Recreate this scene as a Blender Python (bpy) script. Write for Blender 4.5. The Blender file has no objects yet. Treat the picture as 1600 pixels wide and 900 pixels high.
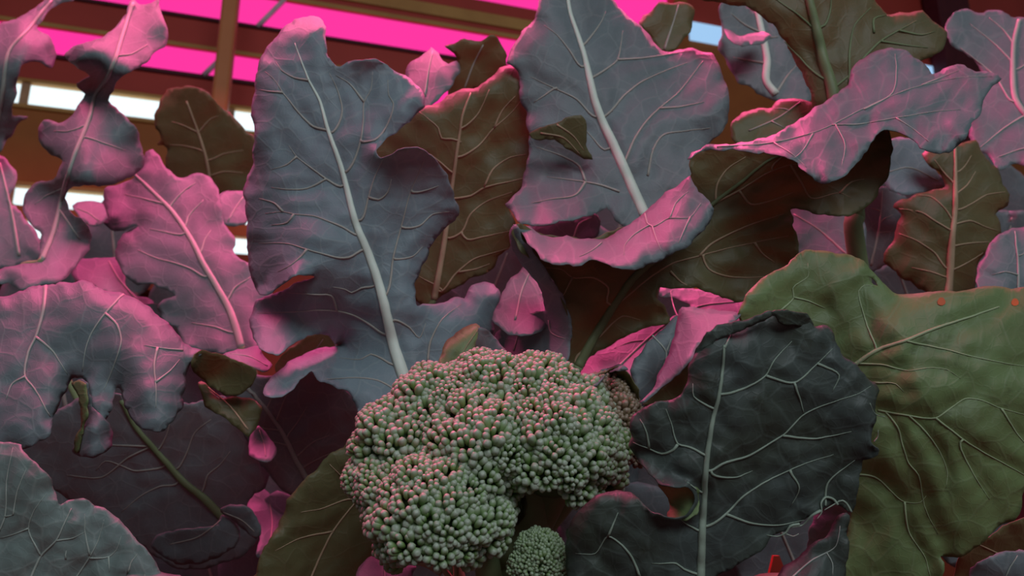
import bpy, bmesh, math, random
import numpy as np
from mathutils import Vector, Matrix
from mathutils.geometry import delaunay_2d_cdt

random.seed(7)
rng = np.random.default_rng(7)
scene = bpy.context.scene
COL = scene.collection

# ------------------------------------------------------------------ camera
FPX = 1160.0                      # focal length for a 1600x900 frame
PITCH = math.radians(14)
CAMZ = 0.42
cam_data = bpy.data.cameras.new('camera')
cam_data.sensor_width = 36.0
cam_data.lens = 36.0 * FPX / 1600.0
cam_data.clip_start = 0.01
cam_data.clip_end = 60
cam_data.dof.use_dof = True
cam_data.dof.focus_distance = 0.375
cam_data.dof.aperture_fstop = 13.0
cam = bpy.data.objects.new('camera', cam_data)
COL.objects.link(cam)
cam.location = (0, 0, CAMZ)
cam.rotation_euler = (math.pi / 2 + PITCH, 0, 0)
scene.camera = cam
CP, SP = math.cos(PITCH), math.sin(PITCH)
RIGHT = np.array([1.0, 0, 0]); UP = np.array([0, -SP, CP]); FWD = np.array([0, CP, SP])
CAMP = np.array([0, 0, CAMZ])


def P(px, py, d):
    """world point seen at photo pixel (px, py) at distance d along the view axis"""
    px = np.asarray(px, float); py = np.asarray(py, float); d = np.asarray(d, float)
    a = ((px - 800) / FPX * d)[..., None]; b = ((450 - py) / FPX * d)[..., None]
    return CAMP + a * RIGHT + b * UP + d[..., None] * FWD


# ------------------------------------------------------------------ world, lights, exposure
world = bpy.data.worlds.new('world'); scene.world = world
world.use_nodes = True
bg = world.node_tree.nodes['Background']
bg.inputs[0].default_value = (0.80, 0.88, 1.0, 1)
bg.inputs[1].default_value = 0.08


def area(name, loc, target, size, size_y, color, power):
    l = bpy.data.lights.new(name, 'AREA'); l.shape = 'RECTANGLE'
    l.size, l.size_y = size, size_y; l.color = color; l.energy = power
    o = bpy.data.objects.new(name, l); COL.objects.link(o)
    o.location = loc
    o.rotation_euler = (Vector(target) - Vector(loc)).to_track_quat('-Z', 'Y').to_euler()
    return o


# pink grow lamps hang over the bed above the frame; daylight comes from high windows behind the photographer
area('grow_lamp_overhead_offscreen', (-0.12, 0.82, 1.72), (0.0, 0.60, 0.45), 2.0, 0.35, (1.0, 0.085, 0.28), 60)
area('window_behind_offscreen', (0.9, -2.2, 2.5), (0.0, 0.5, 0.45), 2.4, 1.4, (0.84, 0.92, 1.0), 50)

scene.view_settings.view_transform = 'Standard'
scene.view_settings.look = 'None'
scene.view_settings.exposure = 0.0
scene.view_settings.gamma = 1.0
scene.view_settings.use_curve_mapping = False


# ------------------------------------------------------------------ materials
def new_mat(name):
    m = bpy.data.materials.new(name); m.use_nodes = True
    nt = m.node_tree; nt.nodes.clear()
    out = nt.nodes.new('ShaderNodeOutputMaterial')
    return m, nt, out


def mixrgb(nt, fac, a, b, mode='MIX'):
    n = nt.nodes.new('ShaderNodeMix'); n.data_type = 'RGBA'; n.blend_type = mode
    for sock, v in ((n.inputs[0], fac), (n.inputs[6], a), (n.inputs[7], b)):
        if hasattr(v, 'is_linked') or hasattr(v, 'links'):
            nt.links.new(v, sock)
        elif isinstance(v, (int, float)):
            sock.default_value = v
        else:
            sock.default_value = (*v, 1)
    return n.outputs[2]


def ramp(nt, sock, p0, p1, c0=(0, 0, 0), c1=(1, 1, 1)):
    r = nt.nodes.new('ShaderNodeValToRGB')
    r.color_ramp.elements[0].position = p0; r.color_ramp.elements[1].position = p1
    r.color_ramp.elements[0].color = (*c0, 1); r.color_ramp.elements[1].color = (*c1, 1)
    nt.links.new(sock, r.inputs[0])
    return r.outputs[0]


def noise(nt, vec, scale, detail=4, rough=0.55):
    n = nt.nodes.new('ShaderNodeTexNoise'); n.inputs['Scale'].default_value = scale
    n.inputs['Detail'].default_value = detail; n.inputs['Roughness'].default_value = rough
    if vec is not None:
        nt.links.new(vec, n.inputs['Vector'])
    return n.outputs[0]


def leaf_mat(name, base, second, vein, transl=0.3, tcol=None, rough=0.5, dirt=0.0, net=0.5, bump=0.14, spec=0.35):
    m, nt, out = new_mat(name)
    uv = nt.nodes.new('ShaderNodeUVMap').outputs[0]
    # warp the coordinates so that the fine vein net is irregular
    nz = nt.nodes.new('ShaderNodeTexNoise'); nz.inputs['Scale'].default_value = 45; nz.inputs['Detail'].default_value = 2
    nt.links.new(uv, nz.inputs['Vector'])
    wa = nt.nodes.new('ShaderNodeVectorMath'); wa.operation = 'SCALE'; wa.inputs['Scale'].default_value = 0.010
    nt.links.new(nz.outputs[1], wa.inputs[0])
    ad = nt.nodes.new('ShaderNodeVectorMath'); ad.operation = 'ADD'
    nt.links.new(uv, ad.inputs[0]); nt.links.new(wa.outputs[0], ad.inputs[1])

    def net_edges(scale, w):
        v = nt.nodes.new('ShaderNodeTexVoronoi'); v.feature = 'DISTANCE_TO_EDGE'
        v.inputs['Scale'].default_value = scale
        nt.links.new(ad.outputs[0], v.inputs['Vector'])
        return ramp(nt, v.outputs[0], 0.0, w, (1, 1, 1), (0, 0, 0))
    big = net_edges(62, 0.055)
    fine = net_edges(230, 0.10)
    n1 = noise(nt, uv, 28, 5)
    n2 = noise(nt, uv, 160, 4)
    c = mixrgb(nt, ramp(nt, n1, 0.35, 0.68), base, second)
    mul = nt.nodes.new('ShaderNodeMath'); mul.operation = 'MULTIPLY'; mul.inputs[1].default_value = 0.16
    nt.links.new(ramp(nt, n2, 0.3, 0.75), mul.inputs[0])
    c = mixrgb(nt, mul.outputs[0], c, tuple(x * 0.55 for x in base))
    f1 = nt.nodes.new('ShaderNodeMath'); f1.operation = 'MULTIPLY'; f1.inputs[1].default_value = 0.30 * net
    nt.links.new(big, f1.inputs[0])
    c = mixrgb(nt, f1.outputs[0], c, vein)
    f2 = nt.nodes.new('ShaderNodeMath'); f2.operation = 'MULTIPLY'; f2.inputs[1].default_value = 0.10 * net
    nt.links.new(fine, f2.inputs[0])
    c = mixrgb(nt, f2.outputs[0], c, vein)
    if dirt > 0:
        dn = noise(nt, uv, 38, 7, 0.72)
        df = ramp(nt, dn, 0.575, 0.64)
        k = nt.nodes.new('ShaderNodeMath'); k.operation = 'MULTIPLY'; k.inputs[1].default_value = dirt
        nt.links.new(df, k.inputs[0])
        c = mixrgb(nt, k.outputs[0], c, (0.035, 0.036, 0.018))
    b = nt.nodes.new('ShaderNodeBsdfPrincipled')
    nt.links.new(c, b.inputs['Base Color'])
    b.inputs['Roughness'].default_value = rough
    b.inputs['Specular IOR Level'].default_value = spec
    hb = nt.nodes.new('ShaderNodeMath'); hb.operation = 'ADD'
    hm = nt.nodes.new('ShaderNodeMath'); hm.operation = 'MULTIPLY'; hm.inputs[1].default_value = 0.35
    nt.links.new(fine, hm.inputs[0]); nt.links.new(hm.outputs[0], hb.inputs[0]); nt.links.new(big, hb.inputs[1])
    hb2 = nt.nodes.new('ShaderNodeMath'); hb2.operation = 'ADD'
    hm2 = nt.nodes.new('ShaderNodeMath'); hm2.operation = 'MULTIPLY'; hm2.inputs[1].default_value = 1.6
    nt.links.new(noise(nt, uv, 70, 3), hm2.inputs[0])
    nt.links.new(hb.outputs[0], hb2.inputs[0]); nt.links.new(hm2.outputs[0], hb2.inputs[1])
    bp = nt.nodes.new('ShaderNodeBump'); bp.inputs['Strength'].default_value = bump; bp.inputs['Distance'].default_value = 0.0012
    nt.links.new(hb2.outputs[0], bp.inputs['Height']); nt.links.new(bp.outputs[0], b.inputs['Normal'])
    t = nt.nodes.new('ShaderNodeBsdfTranslucent')
    if tcol is None:
        tcol = (0.55, 0.60, 0.22)
    t.inputs[0].default_value = (*tcol, 1)
    mx = nt.nodes.new('ShaderNodeMixShader'); mx.inputs[0].default_value = transl
    nt.links.new(b.outputs[0], mx.inputs[1]); nt.links.new(t.outputs[0], mx.inputs[2])
    nt.links.new(mx.outputs[0], out.inputs[0])
    return m


def plain_mat(name, col, rough=0.6, second=None, nscale=30, spec=0.3, transl=0.0, tcol=None, bump=0.0, metal=0.0):
    m, nt, out = new_mat(name)
    b = nt.nodes.new('ShaderNodeBsdfPrincipled')
    tc = nt.nodes.new('ShaderNodeTexCoord')
    n = noise(nt, tc.outputs['Object'], nscale, 5)
    c = mixrgb(nt, ramp(nt, n, 0.3, 0.7), col, second or tuple(x * 0.75 for x in col))
    nt.links.new(c, b.inputs['Base Color'])
    b.inputs['Roughness'].default_value = rough; b.inputs['Specular IOR Level'].default_value = spec
    b.inputs['Metallic'].default_value = metal
    if bump:
        bp = nt.nodes.new('ShaderNodeBump'); bp.inputs['Strength'].default_value = bump; bp.inputs['Distance'].default_value = 0.004
        nt.links.new(n, bp.inputs['Height']); nt.links.new(bp.outputs[0], b.inputs['Normal'])
    if transl:
        t = nt.nodes.new('ShaderNodeBsdfTranslucent'); t.inputs[0].default_value = (*(tcol or col), 1)
        mx = nt.nodes.new('ShaderNodeMixShader'); mx.inputs[0].default_value = transl
        nt.links.new(b.outputs[0], mx.inputs[1]); nt.links.new(t.outputs[0], mx.inputs[2])
        nt.links.new(mx.outputs[0], out.inputs[0])
    else:
        nt.links.new(b.outputs[0], out.inputs[0])
    return m


def emit_mat(name, col, strength):
    m, nt, out = new_mat(name)
    e = nt.nodes.new('ShaderNodeEmission'); e.inputs[0].default_value = (*col, 1); e.inputs[1].default_value = strength
    nt.links.new(e.outputs[0], out.inputs[0])
    return m


M = {}
# glaucous upper sides, a darker leaf tone with dirt stains, olive underside, bright green underside
M['upper'] = leaf_mat('leaf_upper', (0.200, 0.245, 0.262), (0.165, 0.205, 0.215), (0.38, 0.41, 0.40), 0.16, (0.45, 0.50, 0.30), net=0.7)
M['blue'] = leaf_mat('leaf_upper_glaucous', (0.245, 0.310, 0.345), (0.205, 0.27, 0.30), (0.40, 0.45, 0.44), 0.16, (0.45, 0.50, 0.30), net=0.8)
M['sage'] = leaf_mat('leaf_upper_sage', (0.225, 0.285, 0.270), (0.185, 0.240, 0.215), (0.42, 0.46, 0.42), 0.16, (0.45, 0.50, 0.30), net=0.8)
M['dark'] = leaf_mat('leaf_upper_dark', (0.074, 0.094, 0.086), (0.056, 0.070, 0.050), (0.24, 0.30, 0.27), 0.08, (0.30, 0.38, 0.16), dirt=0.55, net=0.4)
M['olive'] = leaf_mat('leaf_under_olive', (0.165, 0.158, 0.070), (0.125, 0.118, 0.052), (0.26, 0.22, 0.13), 0.22, (0.42, 0.42, 0.16))
M['green'] = leaf_mat('leaf_under_green', (0.215, 0.315, 0.125), (0.165, 0.215, 0.085), (0.36, 0.42, 0.26), 0.20, (0.42, 0.46, 0.16), dirt=0.35)
M['v_pale'] = plain_mat('vein_pale', (0.78, 0.86, 0.75), 0.5, (0.70, 0.78, 0.67), 60)
M['v_mid'] = plain_mat('vein_grey', (0.42, 0.46, 0.40), 0.5, (0.35, 0.39, 0.34), 60)
M['v_sprout'] = plain_mat('vein_sprout', (0.40, 0.48, 0.28), 0.5, (0.33, 0.40, 0.22), 60)
M['v_soft'] = plain_mat('vein_soft', (0.44, 0.42, 0.37), 0.5, (0.38, 0.35, 0.30), 60)
M['v_moss'] = plain_mat('vein_moss', (0.34, 0.42, 0.33), 0.5, (0.27, 0.34, 0.26), 60)
M['v_tan'] = plain_mat('vein_tan', (0.50, 0.36, 0.23), 0.5, (0.42, 0.29, 0.18), 60)
M['v_green'] = plain_mat('vein_green', (0.22, 0.27, 0.13), 0.5, (0.17, 0.21, 0.10), 60)
M['stem'] = plain_mat('stem_green', (0.28, 0.38, 0.18), 0.5, (0.22, 0.31, 0.14), 40)
M['stalk'] = plain_mat('stalk_green', (0.24, 0.33, 0.16), 0.5, (0.19, 0.27, 0.12), 40)


# ------------------------------------------------------------------ helpers
def tag(o, label=None, category=None, group=None, kind=None):
    if label: o['label'] = label
    if category: o['category'] = category
    if group: o['group'] = group
    if kind: o['kind'] = kind
    return o


def mesh_obj(name, verts, faces, mats, parent=None, smooth=True, matidx=None, uvs=None):
    me = bpy.data.meshes.new(name)
    me.from_pydata([tuple(map(float, v)) for v in verts], [], [tuple(map(int, f)) for f in faces])
    for m in (mats if isinstance(mats, (list, tuple)) else [mats]):
        me.materials.append(m)
    if matidx is not None:
        me.polygons.foreach_set('material_index', np.asarray(matidx, dtype=np.int32))
    if uvs is not None:
        ul = me.uv_layers.new(name='UVMap')
        li = np.empty(len(me.loops), dtype=np.int32); me.loops.foreach_get('vertex_index', li)
        ul.data.foreach_set('uv', np.asarray(uvs, dtype=np.float32)[li].ravel())
    if smooth:
        me.polygons.foreach_set('use_smooth', np.ones(len(me.polygons), dtype=bool))
    me.update()
    o = bpy.data.objects.new(name, me); COL.objects.link(o)
    if parent is not None:
        o.parent = parent
    return o


def pts_of(s):
    out = []
    for t in s.split():
        v = [float(q) for q in t.split(',')]
        out.append(v)
    return out


def catmull(pts, step, closed):
    """smooth resample; every column of pts is interpolated"""
    a = np.asarray(pts, float); n = len(a)
    res = []
    for i in range(n if closed else n - 1):
        if closed:
            p0, p1, p2, p3 = a[(i - 1) % n], a[i], a[(i + 1) % n], a[(i + 2) % n]
        else:
            p1, p2 = a[i], a[i + 1]
            p0 = a[i - 1] if i else 2 * p1 - p2
            p3 = a[i + 2] if i + 2 < n else 2 * p2 - p1
        L = np.hypot(*(p2 - p1)[:2]); k = max(1, int(round(L / step)))
        # centripetal-like damping keeps sharp corners from overshooting
        L0 = max(np.hypot(*(p1 - p0)[:2]), 1e-6); L2 = max(np.hypot(*(p3 - p2)[:2]), 1e-6)
        m1 = 0.5 * ((p2 - p1) / L + (p1 - p0) / L0) * L * 0.85 if L > 0 else p2 * 0
        m2 = 0.5 * ((p3 - p2) / L2 + (p2 - p1) / L) * L * 0.85 if L > 0 else p2 * 0
        for j in range(k):
            t = j / k
            h00 = 2 * t**3 - 3 * t**2 + 1; h10 = t**3 - 2 * t**2 + t; h01 = -2 * t**3 + 3 * t**2; h11 = t**3 - t**2
            res.append(h00 * p1 + h10 * m1 + h01 * p2 + h11 * m2)
    if not closed:
        res.append(a[-1])
    return np.array(res)


class Sheet:
    """one lamina: an outline with a depth field. ctrl = (x, y, mm) offsets from the base distance,
    a third value on an outline point = how far (mm) the margin rolls away from the viewer there"""
    def __init__(self, outline, d, ctrl='', ew=40, curl=1.2, ruffle=1.5, rfreq=0.05, pucker=1.5, veins=(), res=7, jag=1.1, holes=(), seed=0, bumps=1.0):
        self.d = d; self.ew = ew; self.ruffle = ruffle; self.rf = rfreq; self.pucker = pucker
        self.seed = seed; self.bumps = bumps
        raw = [p if len(p) == 3 else [p[0], p[1], curl] for p in pts_of(outline)]
        o = catmull(raw, res * 0.9, True)
        r = np.random.default_rng(seed + 11)
        j = r.normal(0, 1, (len(o), 2)); j = (j + np.roll(j, 1, 0) + np.roll(j, -1, 0)) / 3
        o[:, :2] += j * jag * 1.5
        dxy = np.roll(o, -1, 0)[:, :2] - np.roll(o, 1, 0)[:, :2]
        nn = np.stack([dxy[:, 1], -dxy[:, 0]], 1); nn /= np.linalg.norm(nn, axis=1)[:, None] + 1e-9
        L_ = np.cumsum(np.hypot(*(np.roll(o, -1, 0) - o)[:, :2].T))
        f_ = r.uniform(.9, 1.1, 4); p_ = r.uniform(0, 6.28, 4)
        rip = 0.8 * np.sin(L_ * 6.28 / 47 * f_[0] + p_[0]) + 0.7 * np.sin(L_ * 6.28 / 29 * f_[1] + p_[1]) + 0.5 * np.sin(L_ * 6.28 / 17 * f_[2] + p_[2])
        o[:, :2] += nn * (rip * jag * .8)[:, None]
        self.out = o
        seg = np.hypot(*(np.roll(o, -1, 0) - o)[:, :2].T); self.arc = np.concatenate([[0], np.cumsum(seg)[:-1]])
        self.ctrl = pts_of(ctrl) if ctrl else []
        self._fit()
        vp = [catmull([q[:2] for q in v], 6, False) for v in veins]
        self.vpts = np.concatenate(vp) if vp else None
        self.holes = [np.array(pts_of(h)) for h in holes]
        self.ph = r.uniform(0, 6.28, 8)
        self.res = res

    def _fit(self):
        c = np.array(self.ctrl, float)
        self.tps = None
        if len(c) == 0:
            return
        S = 200.0
        X = c[:, :2] / S; n = len(X)
        r = np.hypot(X[:, None, 0] - X[None, :, 0], X[:, None, 1] - X[None, :, 1])
        K = np.where(r > 0, r * r * np.log(np.maximum(r, 1e-9)), 0) + np.eye(n) * 1e-3
        if n < 3:
            self.tps = ('const', c[:, 2].mean()); return
        A = np.zeros((n + 3, n + 3)); A[:n, :n] = K; A[:n, n] = 1; A[:n, n + 1:] = X
        A[n, :n] = 1; A[n + 1:, :n] = X.T
        A += np.diag([0] * n + [1e-9] * 3)
        w = np.linalg.lstsq(A, np.concatenate([c[:, 2], [0, 0, 0]]), rcond=None)[0]
        self.tps = ('tps', X, w)

    def depth(self, x, y, veinless=False):
        x = np.asarray(x, float); y = np.asarray(y, float)
        z = np.zeros_like(x)
        if self.tps is not None:
            if self.tps[0] == 'const':
                z += self.tps[1]
            else:
                _, X, w = self.tps; n = len(X)
                r = np.hypot(x[:, None] / 200 - X[None, :, 0], y[:, None] / 200 - X[None, :, 1])
                U = np.where(r > 0, r * r * np.log(np.maximum(r, 1e-9)), 0)
                z += U @ w[:n] + w[n] + w[n + 1] * x / 200 + w[n + 2] * y / 200
                lo, hi = min(c[2] for c in self.ctrl), max(c[2] for c in self.ctrl)
                z = np.clip(z, lo - 15, hi + 15)
        dist = np.empty(len(x)); idx = np.empty(len(x), int)
        for i in range(0, len(x), 2000):
            D = np.hypot(x[i:i + 2000, None] - self.out[None, :, 0], y[i:i + 2000, None] - self.out[None, :, 1])
            k = D.argmin(1); idx[i:i + 2000] = k; dist[i:i + 2000] = D[np.arange(len(k)), k]
        e = np.clip(1 - dist / self.ew, 0, 1)
        z += self.out[idx, 2] * e**2
        e2 = np.clip(1 - dist / (self.ew * 1.6), 0, 1)
        a = self.arc[idx]
        z += self.ruffle * e2**1.5 * (np.sin(a * self.rf + self.ph[0]) + 0.6 * np.sin(a * self.rf * 2.3 + self.ph[1]))
        b = self.bumps
        z += b * (1.2 * np.sin(x * .035 + self.ph[2] + 1.3 * np.sin(y * .02 + self.ph[3])) * np.sin(y * .04 + self.ph[4])
                  + 0.5 * np.sin(x * .09 + self.ph[5] + y * .03) * np.sin(y * .085 + self.ph[6] - x * .02))
        if b:
            w = np.random.default_rng(self.seed + 5)
            zz = np.zeros_like(x)
            for lam in (16, 20, 25, 30, 36, 44, 54, 66):
                th = w.uniform(0, math.pi); ph = w.uniform(0, 6.28); th2 = th + w.uniform(.6, 1.6); ph2 = w.uniform(0, 6.28)
                zz += lam * .012 * np.sin(6.28 * (x * math.cos(th) + y * math.sin(th)) / lam + ph + 1.2 * np.sin(6.28 * (x * math.cos(th2) + y * math.sin(th2)) / (lam * 2.2) + ph2))
            z += zz * min(b, 3.0) * .36
        if self.vpts is not None and self.pucker and not veinless:
            dv = np.empty(len(x))
            for i in range(0, len(x), 2000):
                D = np.hypot(x[i:i + 2000, None] - self.vpts[None, :, 0], y[i:i + 2000, None] - self.vpts[None, :, 1])
                dv[i:i + 2000] = D.min(1)
            z += -self.pucker * (1 - np.exp(-(dv / 16.0)**2))
        return self.d + z / 1000.0

    def mesh(self):
        o = self.out[:, :2]; res = self.res
        n = len(o)
        x0, y0 = o.min(0); x1, y1 = o.max(0)
        gx = np.arange(x0, x1, res); gy = np.arange(y0, y1, res * .87)
        G = np.array([(x + (res / 2 if k % 2 else 0), y) for k, y in enumerate(gy) for x in gx])
        G += np.random.default_rng(self.seed).uniform(-.12, .12, G.shape) * res
        # keep grid points well inside the outline
        ins = np.zeros(len(G), bool)
        xj, yj = np.roll(o[:, 0], 1), np.roll(o[:, 1], 1)
        for k in range(n):
            cond = ((o[k, 1] > G[:, 1]) != (yj[k] > G[:, 1]))
            den = (yj[k] - o[k, 1]) if yj[k] != o[k, 1] else 1e-9
            ins ^= cond & (G[:, 0] < (xj[k] - o[k, 0]) * (G[:, 1] - o[k, 1]) / den + o[k, 0])
        G = G[ins]
        keep = np.ones(len(G), bool)
        for i in range(0, len(G), 2000):
            D = np.hypot(G[i:i + 2000, None, 0] - o[None, :, 0], G[i:i + 2000, None, 1] - o[None, :, 1])
            keep[i:i + 2000] = D.min(1) > res * .45
        G = G[keep]
        pts = [Vector(p) for p in o] ; edges = [(i, (i + 1) % n) for i in range(n)]
        for h in self.holes:
            s = len(pts); pts += [Vector(p[:2]) for p in h]
            edges += [(s + i, s + (i + 1) % len(h)) for i in range(len(h))]
        pts += [Vector(p) for p in G]
        V, E, F, *_ = delaunay_2d_cdt(pts, edges, [], 1, 1e-4)
        V = np.array([(v.x, v.y) for v in V])
        F = [f for f in F if len(f) == 3]
        if self.holes:
            def inside(poly, p):
                r = False; m = len(poly)
                for i in range(m):
                    a, b = poly[i], poly[i - 1]
                    if (a[1] > p[1]) != (b[1] > p[1]) and p[0] < (b[0] - a[0]) * (p[1] - a[1]) / (b[1] - a[1]) + a[0]:
                        r = not r
                return r
            F = [f for f in F if not any(inside(h, V[list(f)].mean(0)) for h in self.holes)]
        # wind every face towards the viewer (image y runs down)
        F2 = []
        for f in F:
            a, b, c = V[f[0]], V[f[1]], V[f[2]]
            cr = (b[0] - a[0]) * (c[1] - a[1]) - (b[1] - a[1]) * (c[0] - a[0])
            F2.append(f if cr < 0 else (f[0], f[2], f[1]))
        d = self.depth(V[:, 0], V[:, 1])
        return P(V[:, 0], V[:, 1], d), F2, V * (self.d / FPX)

    def surf(self, x, y):
        d = self.depth(x, y, veinless=True)
        p = P(x, y, d)
        e = 2.0
        dx = P(x + e, y, self.depth(x + e, y, True)) - P(x - e, y, self.depth(x - e, y, True))
        dy = P(x, y + e, self.depth(x, y + e, True)) - P(x, y - e, self.depth(x, y - e, True))
        nrm = np.cross(dy, dx); nrm /= np.linalg.norm(nrm, axis=1)[:, None] + 1e-12
        return p, nrm, d


def tube_geo(p, nrm, rad, flat=0.75, sides=7, lift=0.15):
    """a tapering rib along points p, flattened along nrm"""
    p = np.asarray(p); t = np.gradient(p, axis=0); t /= np.linalg.norm(t, axis=1)[:, None] + 1e-12
    b = np.cross(t, nrm); b /= np.linalg.norm(b, axis=1)[:, None] + 1e-12
    n2 = np.cross(b, t)
    V = []; F = []
    for i in range(len(p)):
        for s in range(sides):
            a = 2 * math.pi * s / sides
            V.append(p[i] + n2[i] * rad[i] * (lift + flat * math.sin(a)) + b[i] * rad[i] * math.cos(a))
    for i in range(len(p) - 1):
        for s in range(sides):
            q = (s + 1) % sides
            F.append((i * sides + s, i * sides + q, (i + 1) * sides + q, (i + 1) * sides + s))
    F.append(tuple(range(sides))[::-1]); F.append(tuple((len(p) - 1) * sides + s for s in range(sides)))
    return V, F


def rib(name, sheet, pts, w0, w1, mat, parent, base, lift=0.1):
    a = np.array([q[:2] for q in pts], float)
    c = catmull(a, 7, False)
    p, nr, d = sheet.surf(c[:, 0], c[:, 1])
    w = np.linspace(w0, w1, len(c))
    V, F = tube_geo(p + nr * (0.00050 * np.linspace(1, .85, len(c)))[:, None] - base, nr, w / 2 * d / FPX, 0.7, 7, lift)
    return mesh_obj(name, V, F, mat, parent)


PLANTS = {}
LEAFN = [0]


def plant(key, px, d, label, stem_top_py=None, stem_r=0.016, group=None):
    b = P(px, 900, d); base = np.array([b[0], b[1], 0.0])
    e = bpy.data.objects.new('broccoli_plant', None); COL.objects.link(e)
    e.location = base; e.empty_display_size = 0.05
    tag(e, label, 'plant', group)
    top = P(px, stem_top_py, d)
    n = 9; pp = []
    for i in range(n):
        t = i / (n - 1)
        pp.append(np.array([0.006 * math.sin(3 * t), 0.005 * math.sin(4 * t), t * top[2] - 0.01 * (1 - t)]))
    rad = [stem_r * (1.15 - 0.35 * i / (n - 1)) for i in range(n)]
    V, F = tube_geo(pp, np.tile([0, -1.0, 0.01], (n, 1)), rad, 1.0, 12, 0)
    mesh_obj('stem', V, F, M['stalk'], e)
    PLANTS[key] = (e, base, top)
    return e


def leaf(pl, outline, d, mat='blue', vmat='v_pale', smat=None, ctrl='', mid=None, mw=(3, 12), veins=(), vw=(1.3, 3.2), label=None, extra=(), petiole=True, pw=None, res=7, name='leaf', pbend=0.3, mmat=None, pend=0.6, **kw):
    """extra = further laminae of the same leaf (folded flaps): (outline, d, mat, kwargs)"""
    LEAFN[0] += 1; seed = LEAFN[0] * 17
    e, base, top = PLANTS[pl]
    vl = [pts_of(v) for v in veins]; ml = pts_of(mid) if mid else None
    # side veins leave from the midrib or from the vein they branch off
    for k, v in enumerate(vl):
        src = [catmull([q[:2] for q in w_], 4, False) for w_ in ([ml] if ml else []) + vl[:k]]
        best = None
        for n_, a_ in enumerate(src):
            D = np.hypot(a_[:, 0] - v[0][0], a_[:, 1] - v[0][1]); q = int(D.argmin())
            if D[q] < (17 if n_ == 0 and ml else 9) and (best is None or D[q] < best[0]):
                best = (D[q], a_[q])
        if best is not None and best[0] > 1.5:
            vl[k] = [[float(best[1][0]), float(best[1][1])]] + v
    allv = vl + ([ml] if ml else [])
    sh = Sheet(outline, d, ctrl, veins=allv, res=res, seed=seed, **kw)
    V, F, UV = sh.mesh()
    mats = [M[mat]]; mi = [0] * len(F); V = list(V - base); F = list(F); UV = list(UV)
    subs = []
    for k, ex in enumerate(extra):
        eo, ed, em, ekw = ex
        ekw = dict(ekw); ev = ekw.pop('veins', ()); evm = ekw.pop('vmat', vmat)
        s2 = Sheet(eo, ed, veins=[pts_of(v) for v in ev], res=ekw.pop('res', res), seed=seed + k + 1, **ekw)
        v2, f2, u2 = s2.mesh()
        o = len(V); V += list(v2 - base); UV += list(u2 + 0.37 * (k + 1)); F += [tuple(i + o for i in f) for f in f2]
        if M[em] not in mats: mats.append(M[em])
        mi += [mats.index(M[em])] * len(f2)
        subs.append((s2, ev, evm))
    lo = mesh_obj(name, V, F, mats, e, matidx=mi, uvs=UV)
    so = lo.modifiers.new('thickness', 'SOLIDIFY'); so.thickness = 0.0005; so.offset = 0.0; so.use_even_offset = False
    if label: lo['label'] = label
    if ml:
        rib('midrib', sh, ml, mw[0], mw[1], M[mmat or vmat], lo, base)
        if petiole:
            a = np.array(ml)[:, :2]
            q = a[-1]; t = a[-1] - a[-2]; t = t / np.hypot(*t)
            dd = float(sh.depth(np.array([q[0]]), np.array([q[1]]), True)[0])
            p0 = P(q[0] - t[0] * 4, q[1] - t[1] * 4, dd); p1 = P(*(q + t * 60), dd + 0.01)
            end = base + (top - base) * pend
            pts = [p0, p1, (p1 + end) / 2 + np.array([0, 0, 0.02 * pbend]), end]
            c = catmull_3d(pts, 22)
            r0 = (pw or mw[1]) / 2 * dd / FPX
            rad = np.linspace(r0, r0 * 1.5, len(c))
            V2, F2 = tube_geo(c - base, np.tile([0.02, -1.0, 0.3], (len(c), 1)), rad, 0.9, 8, 0)
            mesh_obj('petiole', V2, F2, M['stem'] if smat is None else M[smat], lo)
    for v in vl:
        rib('vein', sh, v, vw[1], vw[0] * .6, M[{'v_pale': 'v_soft'}.get(vmat, vmat)], lo, base)
    for s2, ev, evm in subs:
        for v in ev:
            rib('vein', s2, pts_of(v), vw[1] * .7, vw[0] * .6, M[evm], lo, base)
    return lo, sh


def catmull_3d(pts, n):
    pts = [np.asarray(p, float) for p in pts]
    out = []
    m = len(pts) - 1
    for i in range(m):
        p0 = pts[i - 1] if i else 2 * pts[0] - pts[1]
        p3 = pts[i + 2] if i + 2 <= m else 2 * pts[m] - pts[m - 1]
        p1, p2 = pts[i], pts[i + 1]
        for j in range(max(2, n // m)):
            t = j / max(2, n // m)
            out.append(0.5 * ((2 * p1) + (-p0 + p2) * t + (2 * p0 - 5 * p1 + 4 * p2 - p3) * t**2 + (-p0 + 3 * p1 - 3 * p2 + p3) * t**3))
    out.append(pts[-1])
    return np.array(out)


# ------------------------------------------------------------------ the place: back wall with beams, grow panels, windows
PITCH_U = np.array([3.5, 1.03, 0.0]); PITCH_U /= np.linalg.norm(PITCH_U)      # beams run this way
WN = np.array([PITCH_U[1], -PITCH_U[0], 0.0])                                  # wall normal, towards the bed
W0 = P(300, 100, 2.4)


def on_wall(px, py, off=0.0):
    """(s, z) of the wall point behind photo pixel (px, py)"""
    r = P(px, py, 1.0) - CAMP
    o = W0 + WN * off
    t = np.dot(o - CAMP, WN) / np.dot(r, WN)
    q = CAMP + r * t
    return float(np.dot(q - W0, PITCH_U)), float(q[2])


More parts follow.
